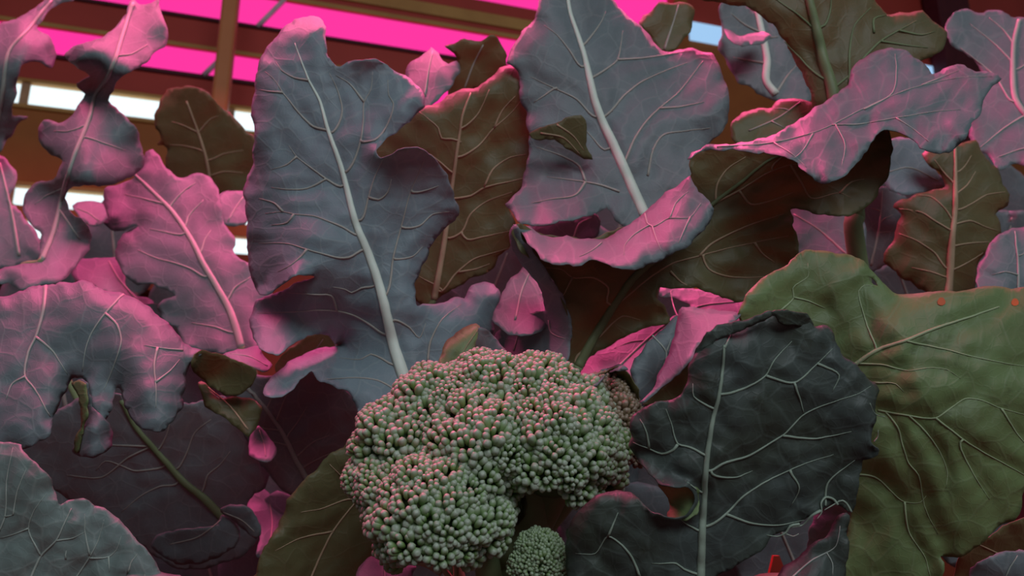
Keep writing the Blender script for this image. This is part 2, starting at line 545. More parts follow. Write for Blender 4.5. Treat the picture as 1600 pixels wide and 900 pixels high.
def wall_box(name, s0, s1, z0, z1, o0, o1, mat, parent=None, bevel=0.0):
    c = []
    for o in (o0, o1):
        for s, z in ((s0, z0), (s1, z0), (s1, z1), (s0, z1)):
            q = W0 + PITCH_U * s + WN * o
            c.append((q[0], q[1], z))
    F = [(0, 1, 2, 3), (7, 6, 5, 4), (0, 4, 5, 1), (1, 5, 6, 2), (2, 6, 7, 3), (3, 7, 4, 0)]
    o = mesh_obj(name, c, F, mat, parent, smooth=False)
    if bevel:
        b = o.modifiers.new('bevel', 'BEVEL'); b.width = bevel; b.segments = 2
    return o


M['orange'] = plain_mat('paint_orange', (0.47, 0.052, 0.036), 0.6, (0.41, 0.044, 0.030), 6)
M['rust'] = plain_mat('paint_rust', (0.42, 0.13, 0.030), 0.65, (0.33, 0.09, 0.022), 5)
M['tan'] = plain_mat('wood_tan', (0.55, 0.28, 0.08), 0.6, (0.45, 0.21, 0.06), 8)
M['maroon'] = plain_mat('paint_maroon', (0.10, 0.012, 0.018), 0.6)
M['post'] = plain_mat('post_orange', (0.60, 0.20, 0.07), 0.5, (0.52, 0.16, 0.05), 6)
M['wallm'] = plain_mat('wall_brown', (0.18, 0.055, 0.02), 0.8, (0.13, 0.035, 0.014), 3)
M['soil'] = plain_mat('soil_dark', (0.020, 0.014, 0.010), 0.95, (0.035, 0.022, 0.014), 40, bump=0.8)
M['panel'] = emit_mat('grow_panel_pink', (1.0, 0.038, 0.35), 1.05)
M['sky_pane'] = emit_mat('window_daylight_pane', (0.80, 0.96, 1.0), 1.25)
M['sky_dim'] = emit_mat('window_daylight_pane_blue', (0.36, 0.60, 0.90), 1.0)
M['frame'] = plain_mat('frame_tan', (0.55, 0.30, 0.16), 0.6)
M['tubew'] = plain_mat('tube_white', (0.75, 0.55, 0.62), 0.4)


def yz(y, x=300):
    return on_wall(x, y)[1]


wall = wall_box('wall_back', -3.2, 6.0, 0.0, yz(-420), -0.10, -0.06, M['wallm'])
tag(wall, kind='structure')
floor = mesh_obj('floor', [(-4, -1.5, 0), (6, -1.5, 0), (6, 5, 0), (-4, 5, 0)], [(0, 1, 2, 3)], M['soil'], smooth=False)
tag(floor, kind='structure')
S_MID = on_wall(1052, 40)[0]


def band(name, y0, y1, o1, mat, s0=-3.0, s1=S_MID, o0=-0.06, bevel=0.004):
    return wall_box(name, s0, s1, yz(y1), yz(y0), o0, o1, mat, wall, bevel)


for y0, y1 in ((35, 74), (126, 160), (-34, -25), (-76, -55), (205, 312), (346, 366)):
    band('beam', y0, y1, 0.02, M['orange'] if y0 < 170 else M['rust'])
for y0, y1 in ((74, 81), (-25, -17), (-54, -34), (198, 205), (160, 165), (312, 318)):
    band('flange', y0, y1, 0.026, M['tan'])
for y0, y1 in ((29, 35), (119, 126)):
    band('dark_strip', y0, y1, 0.026, M['maroon'])  # dark maroon strips along the lower edge of the pink panels
band('board', 393, 460, 0.02, M['wallm'])
lamp_lab = ['glowing pink panel between the top orange beams', 'glowing pink panel between the lower orange beams above the long window',
            'glowing pink panel above the pale flange at the top']
for (y0, y1), lab in zip(((-17, 29), (81, 119), (-150, -76)), lamp_lab):
    g = wall_box('grow_panel', -2.9, S_MID, yz(y1), yz(y0), -0.055, 0.012, M['panel'])
    tag(g, lab, 'grow light')


def window(name, s0, s1, z0, z1, mat, panes):
    fr = wall_box(name, s0, s1, z0, z1, -0.055, -0.035, M['frame']); tag(fr, kind='structure')
    w = (s1 - s0) / panes; m = 0.006
    for k in range(panes):
        wall_box('pane', s0 + k * w + 0.012, s0 + (k + 1) * w - 0.012, z0 + m, z1 - m, -0.04, 0.012, mat, fr)
    for k in range(panes + 1):
        wall_box('mullion', s0 + k * w - 0.012, s0 + k * w + 0.012, z0, z1, -0.04, 0.016, M['frame'], fr)
    return fr


window('window_1', -1.6, on_wall(640, 200)[0], yz(198), yz(165), M['sky_pane'], 4)
window('window_2', -1.6, on_wall(640, 330)[0], yz(346), yz(318), M['sky_pane'], 4)
window('window_3', -1.6, on_wall(640, 400)[0], yz(393), yz(366), M['sky_pane'], 4)
# right-hand bay
s_r0 = S_MID + 0.01; s_r1 = 5.8
za, zb = on_wall(1095, 66)[1], on_wall(1095, 37)[1]
window('window_4', s_r0, s_r1, za, zb, M['sky_dim'], 6)
wall_box('board', s_r0, s_r1, za - 1.0, za, -0.06, 0.0, M['rust'], wall)
wall_box('board', s_r0, s_r1, zb, zb + 1.2, -0.06, 0.0, M['orange'], wall)
sA = on_wall(1436, 10)[0]; sB = on_wall(1484, 10)[0]
wall_box('post', sA, sB, 0, zb + 1.2, 0.02, 0.10, M['maroon'], wall, 0.005)
wall_box('post', S_MID - 0.03, S_MID + 0.03, 0, zb + 1.2, 0.0, 0.07, M['rust'], wall, 0.005)
# round-edged orange post in front of the beams
s0 = on_wall(340, 80, 0.3)[0]; s1 = on_wall(366, 80, 0.3)[0]
po = wall_box('post', s0, s1, 0, yz(-400), 0.27, 0.33, M['post'], None, 0.008)
po.name = 'support_post'
tag(po, 'slender upright orange post in front of the pink panels', 'post')
# thin braces across the pink panels
for (xa, ya, xb, yb) in ((402, 42, 452, -8), (318, 118, 345, 92)):
    a = on_wall(xa, ya, 0.02); b = on_wall(xb, yb, 0.02)
    pa = W0 + PITCH_U * a[0] + WN * 0.02; pa[2] = a[1]
    pb = W0 + PITCH_U * b[0] + WN * 0.02; pb[2] = b[1]
    c = np.linspace(pa, pb, 4)
    V, F = tube_geo(c, np.tile(WN, (4, 1)), [0.009] * 4, 1.0, 8, 0)
    mesh_obj('brace', V, F, M['tubew'], wall)

# ------------------------------------------------------------------ plants
plant('front', 800, 0.42, 'broccoli plant with the large green flower head and a tall blue-grey leaf behind it', 800, 0.018)
plant('right', 1210, 0.40, 'broccoli plant with a dirt-stained torn dark leaf and a wide green leaf', 900, 0.016)
plant('left', 330, 0.70, 'broccoli plant with a drooping pink-flushed leaf above dark shaded leaves', 860, 0.016)
plant('nearleft', -60, 0.34, 'broccoli plant with a grey-green leaf rising at the foot of the drooping leaf', 1000, 0.014)
plant('backleft', 420, 0.80, 'broccoli plant with magenta lobed leaves in front of the long bright window', 620, 0.015)
plant('backmid', 880, 0.66, 'broccoli plant with a purple-grey leaf and brown leaves under the pale flange', 600, 0.015)
plant('backright', 1400, 0.64, 'broccoli plant with an olive leaf on a green stalk and leaves beside the red post', 560, 0.015)

# ---- front plant: the tall blue-grey leaf behind the head
leaf('front',
     '462,31,14 479,26,16 500,30,14 509,55,6 512,88,2 527,102,-2 545,98,-4 560,93,-6 584,91,-6 608,105,0 632,117,4 650,132,8 663,150,12 662,168,12 644,186,10 620,207,6 600,222,0 588,234,-8 596,247,-8 617,236,-14 635,230,-16 653,231,-14 671,240,-10 686,256,-6 698,274,0 710,307,6 717,325,12 713,340,14 698,355,14 680,373,12 668,400,10 653,427,8 650,445,6 651,478,2 665,475,6 692,475,12 710,464,14 725,466,10 734,452,12 752,440,16 770,446,14 782,457,12 783,475,10 773,496,8 770,520,4 740,565,2 700,615,0 650,650,0 600,668,2 563,648,4 551,625,6 542,610,4 530,607,2 506,598,-2 497,592,-6 488,580,-10 470,595,-8 455,610,-8 440,620,-8 419,622,-6 412,613,-2 416,601,6 431,583,12 455,565,16 482,550,18 509,541,16 533,539,12 540,545,6 524,540,2 512,526,0 497,521,-6 479,526,-10 464,535,-14 449,547,-16 431,556,-14 410,547,-4 398,532,8 392,511,12 393,490,10 399,471,4 420,463,6 450,448,10 480,437,6 492,433,2 466,431,-14 440,446,-18 416,459,-16 404,459,-8 400,449,4 392,427,8 387,391,10 386,361,8 384,319,8 380,301,12 386,283,16 395,253,12 398,220,6 395,180,12 393,159,14 398,138,8 401,111,8 410,87,8 428,61,6 446,42,8',
     0.470, 'blue', 'v_pale',
     ctrl='480,30,34 500,160,16 540,290,4 600,480,-10 640,640,-24 400,200,12 390,300,16 395,400,14 620,120,22 690,310,12 600,170,14 440,300,4 560,430,-4 470,480,2 520,570,-8 430,600,-22 480,556,22 525,545,22 440,545,-10 410,500,6 760,455,22 720,500,8 680,560,-6 640,240,-6 640,300,0 455,440,-12 450,470,14 500,75,24',
     mid='461,68 470,93 483,126 500,159 512,201 524,234 536,270 557,352 572,388 590,436 602,480 617,544 635,603', mw=(1.2, 21), vw=(1.2, 4.2),
     veins=['483,126 460,122 440,110 432,98', '512,204 490,198 470,180 450,155 442,145 430,126 415,112', '442,145 420,143 405,140',
            '521,207 533,185 535,170 527,140 515,115', '543,268 560,235 565,215 568,190 569,160 580,140 582,112', '569,160 545,130 525,118',
            '565,221 585,220 600,205 615,162 608,150 606,125', '533,292 510,280 490,265 464,245 452,228', '508,281 480,295 450,296 425,293',
            '560,368 535,355 510,345 490,338 460,335 443,331 415,334', '443,331 430,318 405,310', '460,335 450,348 425,352',
            '563,392 545,402 530,403 505,397 480,390 450,381 405,380', '565,343 575,312 585,280 598,250', '576,308 592,312 606,300 612,280',
            '603,462 615,400 628,350 638,310 645,290 662,252', '628,355 655,353 675,335 705,330', '645,300 665,297 685,290',
            '602,522 580,508 555,493 530,486 495,484 450,488 402,490', '583,448 565,450 550,457 540,452 520,448', '527,485 517,461 495,460 450,457',
            '480,390 470,402 455,415 435,425', '614,570 595,560 580,554 565,562 530,560', '627,617 610,605 590,595 560,591 500,594', '464,245 448,258 425,265',
            '668,565 672,535 690,500 720,476', '617,500 640,512 655,528 665,505', '618,405 645,400 660,385'],
     label='tall blue-grey lobed leaf with a thick pale midrib behind the flower head', ew=34, ruffle=1.6, pucker=1.6, res=6, jag=1.0)

leaf('front', '686,572 690,550,4 704,529,8 719,517,10 737,508,10 750,512,6 746,530,0 744,550,0 735,575', 0.405, 'green', 'v_green',
     ctrl='690,560,0 740,510,14 745,550,8', mid='748,514 730,540 715,565', mw=(1.5, 3), petiole=False, label='small folded green leaf tucked behind the flower head',
     extra=[('748,511 760,516 770,523,4 782,538,8 790,548,10 790,570 735,575 744,548', 0.403, 'upper', dict(ctrl='750,515,6 745,550,8 790,550,20', curl=0, ew=20, ruffle=0))], ew=20, ruffle=.3, bumps=.4, curl=0)

# the big folded leaf: olive underside with the margin rolled over towards the viewer
leaf('front',
     '1078,252 1086,240 1120,230 1180,228 1240,225 1320,200 1372,196 1389,203 1394,244 1387,277 1369,304 1351,324 1330,337 1300,337 1264,332 1235,327 1239,346 1245,370 1246,400 1225,430 1190,460 1158,473 1134,466 1092,452 1050,451 1029,452 1026,464 1040,482 1047,502 1005,514 972,529 951,541 924,556 908,576 893,578 884,557 891,530 890,505 880,475 864,440 838,412 813,390 801,365 808,350 850,366 920,372 990,348 1050,300 1078,276',
     0.462, 'olive', 'v_tan',
     ctrl='900,570,-6 960,470,2 1000,430,8 1060,372,14 1110,322,18 1200,255,12 1300,230,14 1390,240,14 1340,320,4 1240,330,8 1150,430,14 1240,400,12 1080,450,6 1040,495,10 900,430,-6 870,440,-10 830,390,-8 805,360,-8 880,540,-10 960,535,6',
     mid='1240,236 1200,252 1160,284 1110,322 1060,372 1020,408 990,434 958,478 928,526 902,574', mw=(3, 17), vw=(1.4, 4.0), pend=.95, mmat='v_green',
     veins=['898,566 930,527 960,480 990,454 1020,430 1050,412 1092,400 1125,391 1179,379 1232,368', '1092,400 1110,382 1170,352 1224,334', '1047,424 1065,442 1083,450',
            '1098,401 1107,421 1128,430 1164,434 1200,432', '1179,379 1190,395 1210,410', '948,472 950,450 927,434 894,434 879,422 846,418', '894,434 879,463',
            '1112,320 1155,298 1200,270 1235,258 1275,256', '1118,312 1120,290 1135,265 1165,245', '1155,298 1173,319 1206,313 1240,300', '1235,258 1252,286 1267,310 1312,302 1330,310',
            '930,529 960,502 972,494 1000,500', '1312,302 1330,285 1350,280', '1206,262 1222,245 1235,232'],
     label='large folded leaf, olive underside with a bright pink rolled-over margin', ew=30, curl=-2, ruffle=1.0, pucker=2.2,
     extra=[
         # upper flap
         ('1076,248 1080,238 1092,231 1116,226 1158,223 1201,214 1240,192 1270,171 1300,153 1324,132 1330,111 1342,96 1360,85 1381,78 1399,74 1417,81 1435,93 1450,108 1456,117 1468,111 1483,102 1501,102 1516,109 1523,114 1540,112 1558,117 1564,125,4 1552,134,6 1543,147,6 1534,171,6 1531,180,6 1519,192,6 1507,216,6 1483,237,6 1462,241,4 1444,234 1423,216 1405,207 1387,202 1372,210 1357,231,4 1342,252,4 1327,269,4 1306,281,6 1282,286,6 1273,281,4 1264,271 1249,259 1231,248 1213,241 1180,239 1150,235 1119,234 1098,236 1086,242', 0.427, 'upper',
          dict(ctrl='1080,240,30 1120,229,28 1200,216,34 1240,194,44 1324,132,64 1399,76,84 1460,115,66 1510,106,62 1558,120,52 1530,180,20 1470,238,-6 1390,204,14 1360,200,24 1330,266,-14 1282,284,-20 1213,241,8 1150,234,24 1260,240,4 1300,200,22 1340,160,38 1420,130,52 1440,180,24 1500,160,34', curl=0, ew=26, ruffle=1.8, rfreq=.07, pucker=3.0, bumps=2.6, vmat='v_mid',
               veins=['1120,230 1200,225 1280,205 1350,170 1420,140 1500,122 1550,120', '1300,196 1340,195 1400,185 1460,175 1500,172', '1350,172 1395,145 1400,110 1398,85', '1270,210 1255,235 1240,248', '1440,134 1475,120 1500,110', '1400,185 1430,205 1455,225', '1210,224 1235,240 1260,262', '1305,195 1320,225 1315,260'])),
         # lower flap
         ('802,351 813,350 828,356 852,369 885,371 942,372 960,365 984,349 1014,325 1041,301 1065,284 1076,276 1082,285 1092,298 1107,313 1117,325 1113,338,6 1104,355,6 1083,376,6 1068,388,6 1041,403,6 1005,418,6 972,422,6 957,418,4 939,410,4 924,407,4 909,413,4 885,414,4 861,414,4 843,400,4 825,379,3 813,364,2 806,354', 0.427, 'upper',
          dict(ctrl='804,352,26 850,369,30 942,372,36 1014,325,42 1075,277,46 1117,325,24 1083,372,2 1005,414,-14 930,405,-10 860,412,-10 825,379,10 980,385,6 900,395,4 1050,340,20', curl=0, ew=18, ruffle=1.0, pucker=2.6, bumps=2.0, vmat='v_mid',
               veins=['1008,335 1012,350 1020,355 1045,342 1078,340 1095,318', '1020,355 1026,375 1035,395', '1016,352 990,368 976,385 975,400', '1047,342 1056,318 1075,300', '940,380 925,392 905,402', '1078,340 1068,362 1060,380'])),
         # left margin, upper side showing
         ('807,352 798,360 796,373 802,391 813,412 831,430 843,451 850,468 851,484 837,486 816,499 795,511 772,523 772,570 882,570 893,532,4 892,505,4 880,463,2 860,433 841,403 820,379', 0.452, 'upper',
          dict(ctrl='806,354,0 797,370,4 813,412,6 843,451,4 850,480,14 772,523,44 780,560,26 885,560,-8 892,510,-8 860,433,-6 820,379,-4 820,510,28 830,545,18', curl=0, ew=18, ruffle=.5, pucker=1.0, vmat='v_mid', veins=['803,548 812,520 830,492 848,486', '858,500 862,520 885,530']))])

leaf('front', '984,580,2 990,565 1008,541 1029,520 1050,499 1062,492 1058,520 1046,552 1034,582 1018,618 1002,640 996,612 987,594', 0.415, 'upper', 'v_mid',
     ctrl='985,580,-6 1030,520,10 1055,500,16 1045,550,6 1005,630,-8', mid='1018,524 1040,551 1030,590 1012,625', mw=(3, 3), veins=['1040,551 1048,530'], label='narrow slate leaf rising between the flower head and the wide green leaf', ew=18, curl=3, petiole=False)
leaf('front', '920,604 936,585 951,577 966,573 980,580 992,598 998,616 999,640 985,660 940,650', 0.405, 'olive', 'v_soft', ctrl='925,600,0 966,574,-6 997,620,-4 960,610,20 980,640,16',
     mid='962,590 968,612 970,640', mw=(1.5, 2.5), petiole=False, ew=14, curl=0, ruffle=.2, bumps=.3, label='small hooded brown leaf at the side of the flower head',
     extra=[('918,603 936,582 951,574 968,571 982,578 972,580 958,580 945,588 930,605', 0.400, 'upper', dict(ctrl='920,602,4 966,572,10 955,581,-4', curl=0, ew=10, ruffle=0, bumps=.2, res=5))])
leaf('front', '548,681,3 539,693,4 515,711,4 494,732,4 476,750,4 452,777,4 443,801,4 431,828,4 410,858,4 398,897,4 385,930 560,930 600,900 610,820 580,720 560,690', 0.440, 'olive', 'v_tan',
     ctrl='545,685,0 450,780,-10 400,900,-20 580,760,16 560,900,10', mid='575,760 520,830 480,915', mw=(2, 4), veins=['552,780 500,795 470,800', '520,830 470,840 430,860', '560,770 530,740 515,725'], petiole=False, curl=3, ew=26,
     label='dark ruddy leaf leaning under the left of the flower head')
leaf('front', '561,885,3 581,870,3 602,879,3 625,888 650,884,2 644,900 630,930 560,930', 0.400, 'upper', 'v_mid', ctrl='561,885,6 640,890,6 600,925,-6', mid='600,885 602,905 605,925', mw=(1.5, 2), petiole=False, ew=12, ruffle=.3,
     label='small slate leaf below the flower head')

# purple leaves glimpsed behind the folded leaf
leaf('front', '895,600 905,570 950,542 972,526 1008,510 1050,495 1080,480 1065,470 1040,466 1022,460 1025,448 1060,446 1112,455 1165,470 1180,500 1100,520 1040,550 1010,600 985,640 930,630', 0.500, 'upper', 'v_mid',
     ctrl='900,590,-30 970,530,10 1050,470,44 1100,460,54 1160,480,44 1010,600,-30 1060,510,14', mid='1150,472 1090,480 1030,515 980,560 940,600', mw=(2, 5), veins=['1060,496 1050,470 1048,455', '1010,532 985,535 960,545'], petiole=False,
     label='purple-pink leaf showing under the folded leaf', ew=24)
leaf('front', '780,470 795,440 808,425 822,414 838,419 842,436 850,460 860,500 840,520 790,520 770,500', 0.480, 'upper', 'v_mid', ctrl='780,470,10 822,416,40 850,470,10 800,515,-20', mid='828,425 815,455 805,500', mw=(2, 4), petiole=False, ew=16,
     label='small pink leaf in the gap beside the tall blue-grey leaf')

# ---- right plant
lo23, sh23 = leaf('right',
     '1154,492,2 1159,475,4 1171,454,5 1189,436,3 1210,424,3 1231,412,3 1246,397,3 1258,390,3 1282,391,3 1306,395,3 1331,400,3 1348,409,3 1363,424,3 1378,442,3 1396,457,3 1420,460,3 1456,455,3 1495,455,3 1522,450,3 1552,447,3 1579,451,3 1605,449,3 1660,455 1660,700 1625,740 1600,762,2 1595,798,2 1585,813,2 1555,826,2 1534,849,2 1513,862,2 1495,871,2 1483,870,2 1469,868,0 1475,879,0 1472,905 1460,940 1310,940 1318,860 1330,800 1335,720 1300,660 1230,600 1180,550',
     0.365, 'green', 'v_sprout',
     ctrl='1154,492,10 1260,395,26 1340,410,24 1400,460,18 1600,455,22 1340,568,12 1410,533,4 1500,520,4 1600,600,-2 1470,650,-6 1600,780,-4 1480,860,0 1340,800,20 1400,720,4 1440,900,6 1250,560,24',
     mid='1560,480 1510,497 1459,514 1414,533 1369,548 1339,568 1300,592', mw=(2.5, 8), vw=(1.2, 3.4),
     veins=['1369,545 1355,510 1343,470 1341,455 1350,446 1365,448', '1414,533 1470,545 1530,560 1625,577', '1340,568 1380,570 1420,580 1450,575 1480,578 1500,592',
            '1372,641 1420,649 1462,653 1486,637 1507,623 1534,626 1564,638 1630,655', '1462,653 1510,690 1570,725 1625,755', '1564,638 1590,680 1620,712',
            '1384,643 1402,666 1409,690 1420,723 1435,741 1444,789 1465,834', '1420,649 1447,675 1471,711 1480,738 1478,762', '1342,741 1366,744 1414,784 1438,784 1447,774',
            '1219,485 1240,465 1238,450 1262,432 1262,412', '1240,465 1262,470 1290,482', '1366,598 1400,600 1412,612', '1414,784 1420,830 1445,870 1455,905', '1500,690 1520,740 1545,780'],
     holes=['1356,432 1362,434 1368,440 1372,447 1365,445 1359,440'],
     label='wide green leaf with dirt specks, its margin folded over in bright pink', ew=34, ruffle=1.2, pucker=2.0, curl=0, res=8, petiole=False, jag=.8,
     extra=[('1066,481 1083,479 1104,483 1130,486 1156,490 1150,500,2 1134,514,3 1110,526,3 1095,538,3 1080,562,3 1062,583,3 1038,604,3 1020,619,3 1005,631,2 1002,628 1018,610 1034,574 1046,547 1055,517 1061,493', 0.362, 'upper',
             dict(ctrl='1068,481,34 1110,485,26 1155,490,14 1134,514,2 1080,562,-10 1005,630,-2 1035,574,18 1056,517,30 1062,560,4', curl=0, ew=14, ruffle=.4, bumps=.5, pucker=0)),
            ('1003,632 1020,616 1062,578 1085,545 1084,575 1074,605 1055,625 1020,638', 0.370, 'olive', dict(ctrl='1003,632,0 1080,555,6 1074,605,12 1040,615,16', curl=0, ew=12, ruffle=.2, bumps=.3, res=6))])

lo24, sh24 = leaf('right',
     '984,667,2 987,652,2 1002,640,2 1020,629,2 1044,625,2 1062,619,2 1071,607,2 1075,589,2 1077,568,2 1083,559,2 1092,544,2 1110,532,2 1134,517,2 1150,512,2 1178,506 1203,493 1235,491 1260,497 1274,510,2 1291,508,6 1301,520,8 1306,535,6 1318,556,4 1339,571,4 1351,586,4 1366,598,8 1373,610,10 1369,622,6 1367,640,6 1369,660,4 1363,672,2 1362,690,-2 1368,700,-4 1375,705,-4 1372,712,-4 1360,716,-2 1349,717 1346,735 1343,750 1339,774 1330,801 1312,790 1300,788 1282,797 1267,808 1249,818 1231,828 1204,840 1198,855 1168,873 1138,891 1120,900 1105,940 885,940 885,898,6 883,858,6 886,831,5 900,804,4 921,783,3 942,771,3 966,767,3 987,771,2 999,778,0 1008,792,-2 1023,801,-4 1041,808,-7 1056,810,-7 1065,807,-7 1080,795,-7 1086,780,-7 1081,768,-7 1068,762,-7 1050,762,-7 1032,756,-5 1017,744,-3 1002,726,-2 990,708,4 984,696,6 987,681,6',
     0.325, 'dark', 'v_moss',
     ctrl='1131,545,-2 1122,622,-4 1100,740,-4 1094,900,2 985,670,4 1000,720,6 1060,790,0 1075,780,2 890,850,8 960,780,2 960,900,4 1075,570,0 1150,515,2 1270,515,6 1370,610,2 1365,710,6 1330,790,10 1200,840,8 1230,600,2 1200,700,4 1150,880,6 1060,650,0 1280,680,6',
     mid='1131,540 1128,580 1122,622 1113,658 1107,697 1102,735 1099,780 1096,840 1093,930', mw=(4, 15), vw=(1.2, 4.6), pw=14,
     veins=['1113,637 1095,628 1084,619 1083,600', '1101,711 1080,700 1059,693 1050,666 1041,639', '1059,694 1053,702 1035,709 1014,700 990,691', '1014,700 1008,670 1000,655', '1094,768 1080,759 1070,752',
            '1089,828 1074,819 1063,811', '1088,896 1068,889 1056,880 1038,880 1018,880', '1000,900 987,870 972,852 950,837 930,864 900,864', '950,837 966,801',
            '1127,616 1159,608 1195,587 1210,562 1237,533', '1196,587 1240,598 1276,568 1300,545', '1240,598 1249,622 1256,646', '1276,568 1310,586 1300,612',
            '1110,735 1128,724 1170,711 1200,693 1224,678 1257,646 1309,625 1336,617 1360,604', '1222,680 1270,685 1330,674', '1104,822 1134,802 1158,777 1200,750 1260,723 1302,710', '1134,803 1170,816 1215,820 1257,812',
            '1112,740 1150,745 1175,735', '1236,740 1248,762 1235,790', '1288,790 1292,755 1335,718', '1131,545 1142,522'],
     label='dirt-stained dark leaf with a pale midrib and a torn lower edge', ew=22, ruffle=1.0, pucker=1.4, curl=0, res=6, jag=.8,
     extra=[  # the top margin folded forward over a hollow
         ('1083,560 1092,540 1105,520 1120,508 1143,502 1167,498 1191,488 1216,484 1240,486 1258,488 1268,503 1274,513 1250,510 1222,506 1210,492 1197,498 1180,507 1155,518 1135,524 1112,536 1096,550', 0.330, 'dark',
          dict(ctrl='1090,545,-5 1143,502,-7 1216,486,-5 1258,490,-3 1180,507,-8 1135,524,-7 1270,510,2', curl=0, ew=10, ruffle=.6, bumps=.5, res=5)),
         ('1030,753 1050,757 1070,756 1087,763 1095,781 1087,801 1068,814 1054,813 1044,808 1047,792 1042,775', 0.325, 'green',
          dict(ctrl='1032,754,-3 1070,758,-3 1094,781,-2 1062,812,-3 1047,790,14 1066,783,2', curl=0, ew=8, ruffle=0, bumps=.2, res=5))])
# frayed fibres on the torn margin
for k, (a, zz) in enumerate((('1309,789 1302,780 1290,777 1283,786 1284,800 1276,812', 1), ('1330,800 1322,786 1316,782 1300,790 1288,797', 1), ('1249,819 1235,822 1228,832 1216,838 1198,836', 1),
                             ('1282,798 1268,806 1255,820 1236,824', 1), ('1359,630 1366,645 1374,650 1382,651', 1), ('1366,690 1372,682 1372,672', 1), ('1228,834 1240,838 1248,834', 1))):
    c = catmull([q[:2] for q in pts_of(a)], 4, False)
    d_ = sh24.depth(c[:, 0], c[:, 1], True) - 0.0015
    V, F = tube_geo(P(c[:, 0], c[:, 1], d_) - PLANTS['right'][1], np.tile([0, -1.0, 0.1], (len(c), 1)), np.linspace(0.0007 if k < 4 else 0.0003, 0.00015, len(c)), 1, 6, 0)
    mesh_obj('torn_fibre', V, F, M['v_moss'], lo24)

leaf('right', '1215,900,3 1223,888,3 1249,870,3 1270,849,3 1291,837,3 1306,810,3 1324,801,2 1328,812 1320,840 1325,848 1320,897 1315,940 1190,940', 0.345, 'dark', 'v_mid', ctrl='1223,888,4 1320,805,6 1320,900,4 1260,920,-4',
     mid='1312,822 1306,852 1270,875 1235,905', mw=(1.2, 3), veins=['1290,862 1300,880 1300,900'], petiole=False, label='dark leaf below the torn edge of the dirt-stained leaf', ew=14, curl=2)
leaf('right', '1513,905,2 1519,888,2 1531,876,2 1552,867,2 1585,859,2 1605,862,2 1660,880 1660,950 1500,950', 0.370, 'upper', 'v_mid', ctrl='1513,900,2 1585,860,-2 1600,930,3', mid='1590,868 1575,890 1560,930', mw=(1.5, 3), petiole=False, ew=24,
     label='dark slate leaf under the lobed tip of the wide green leaf')
leaf('right', '1490,905 1500,868 1530,848 1590,812 1660,800 1660,900 1560,900 1500,930', 0.430, 'olive', 'v_tan', ctrl='1490,900,0 1600,810,-8 1560,890,6', mid='1520,846 1560,865 1610,895', mw=(2, 3), petiole=False,
     label='olive leaf in the shade below the wide green leaf')
leaf('right', '1270,560 1345,590 1350,720 1290,770 1265,830 1262,940 1470,940 1465,870 1440,800 1400,720', 0.420, 'upper', 'v_soft', ctrl='1300,570,0 1400,900,0 1340,800,6', mid='1340,650 1380,780 1400,900', mw=(2, 5), petiole=False, label='deeply shaded leaf between the dirt-stained leaf and the wide green leaf')

# ---- left plant
leaf('left',
     '-120,560 -80,505,6 -30,478,8 0,466,8 30,455,8 60,446,10 90,443,10 108,442,10 129,439,10 144,442,10 153,449,8 180,457,8 198,460,8 210,466,8 234,482,8 258,505,8 273,517,8 285,535,6 300,543,4 316,548 302,562,4 293,574,6 291,595,6 285,622,4 283,637,4 270,656,3 258,671,3 237,675,3 222,673,3 207,655,4 195,637,4 193,622,4 187,607,6 181,607,6 178,622,6 175,640,6 166,660,6 156,652,4 144,632,2 139,604,2 132,594,6 117,591,8 108,598,8 102,613,8 90,637,6 84,652,4 81,670,3 69,688,3 45,698,3 30,702,3 -30,705 -110,660',
     0.425, 'upper', 'v_mid',
     ctrl='0,466,22 90,443,26 180,457,24 258,505,20 316,548,18 0,700,-24 70,685,-24 110,592,-2 240,670,-26 165,650,-14 285,630,-10 293,575,6 60,540,4 150,520,6 230,550,-2 40,620,-16 90,620,-12 225,610,-20 190,605,-4 270,560,2 200,560,-4 120,570,4',
     mid='72,448 69,481 57,526 45,550 40,589 54,607 78,652', mw=(6, 1.6), vw=(1.2, 4.2), petiole=False,
     veins=['192,461 165,490 144,520 135,544 129,580', '165,490 183,508 190,532 180,568 162,610', '246,544 241,571 243,598 244,637', '57,527 81,547 105,586', '285,548 255,545 225,540', '243,598 265,580 280,562', '40,589 20,600 10,625'],
     label='drooping pink-flushed grey leaf with ruffled hanging lobes', ew=26, ruffle=1.6, pucker=1.6, curl=4, res=6,
     extra=[('123,593 136,598 140,620 142,634 158,650 168,660 174,681,3 174,695,3 163,708,3 141,715,3 122,713,2 114,702 117,690 128,665 128,640 124,615 118,600', 0.412, 'upper',
             dict(ctrl='125,596,10 140,620,4 170,680,2 140,712,-10 116,700,8 128,650,10 145,670,-10', curl=0, ew=14, ruffle=.4, bumps=.4)),
            ('114,598 124,594 134,602 138,625 137,650 130,668 127,690 121,708 114,702 117,688 127,664 126,640 121,615', 0.409, 'green', dict(ctrl='120,598,10 137,640,-4 118,700,6', curl=0, ew=8, ruffle=0, bumps=.2, res=5)),
            ('314,547 327,549 351,556 378,566 400,575 399,588 390,604 372,617 351,616 330,603 315,590 303,582 296,572 302,560', 0.440, 'olive',
             dict(ctrl='300,570,-6 315,548,2 400,576,16 372,616,20 330,590,22', curl=0, ew=16, ruffle=.4, bumps=.5))])
leaf('left', '350,555,2 372,547,4 392,543,6 404,541,6 412,556,4 424,571,0 416,580,-4 396,577,-6 374,566,-6', 0.475, 'upper', 'v_mid', ctrl='352,556,0 404,542,24 422,574,2 390,574,-8', mid='360,554 390,558 418,573', mw=(1.5, 2.5), petiole=False, ew=14, ruffle=.2, bumps=.3,
     label='small pink leaf edge beside the drooping leaf')
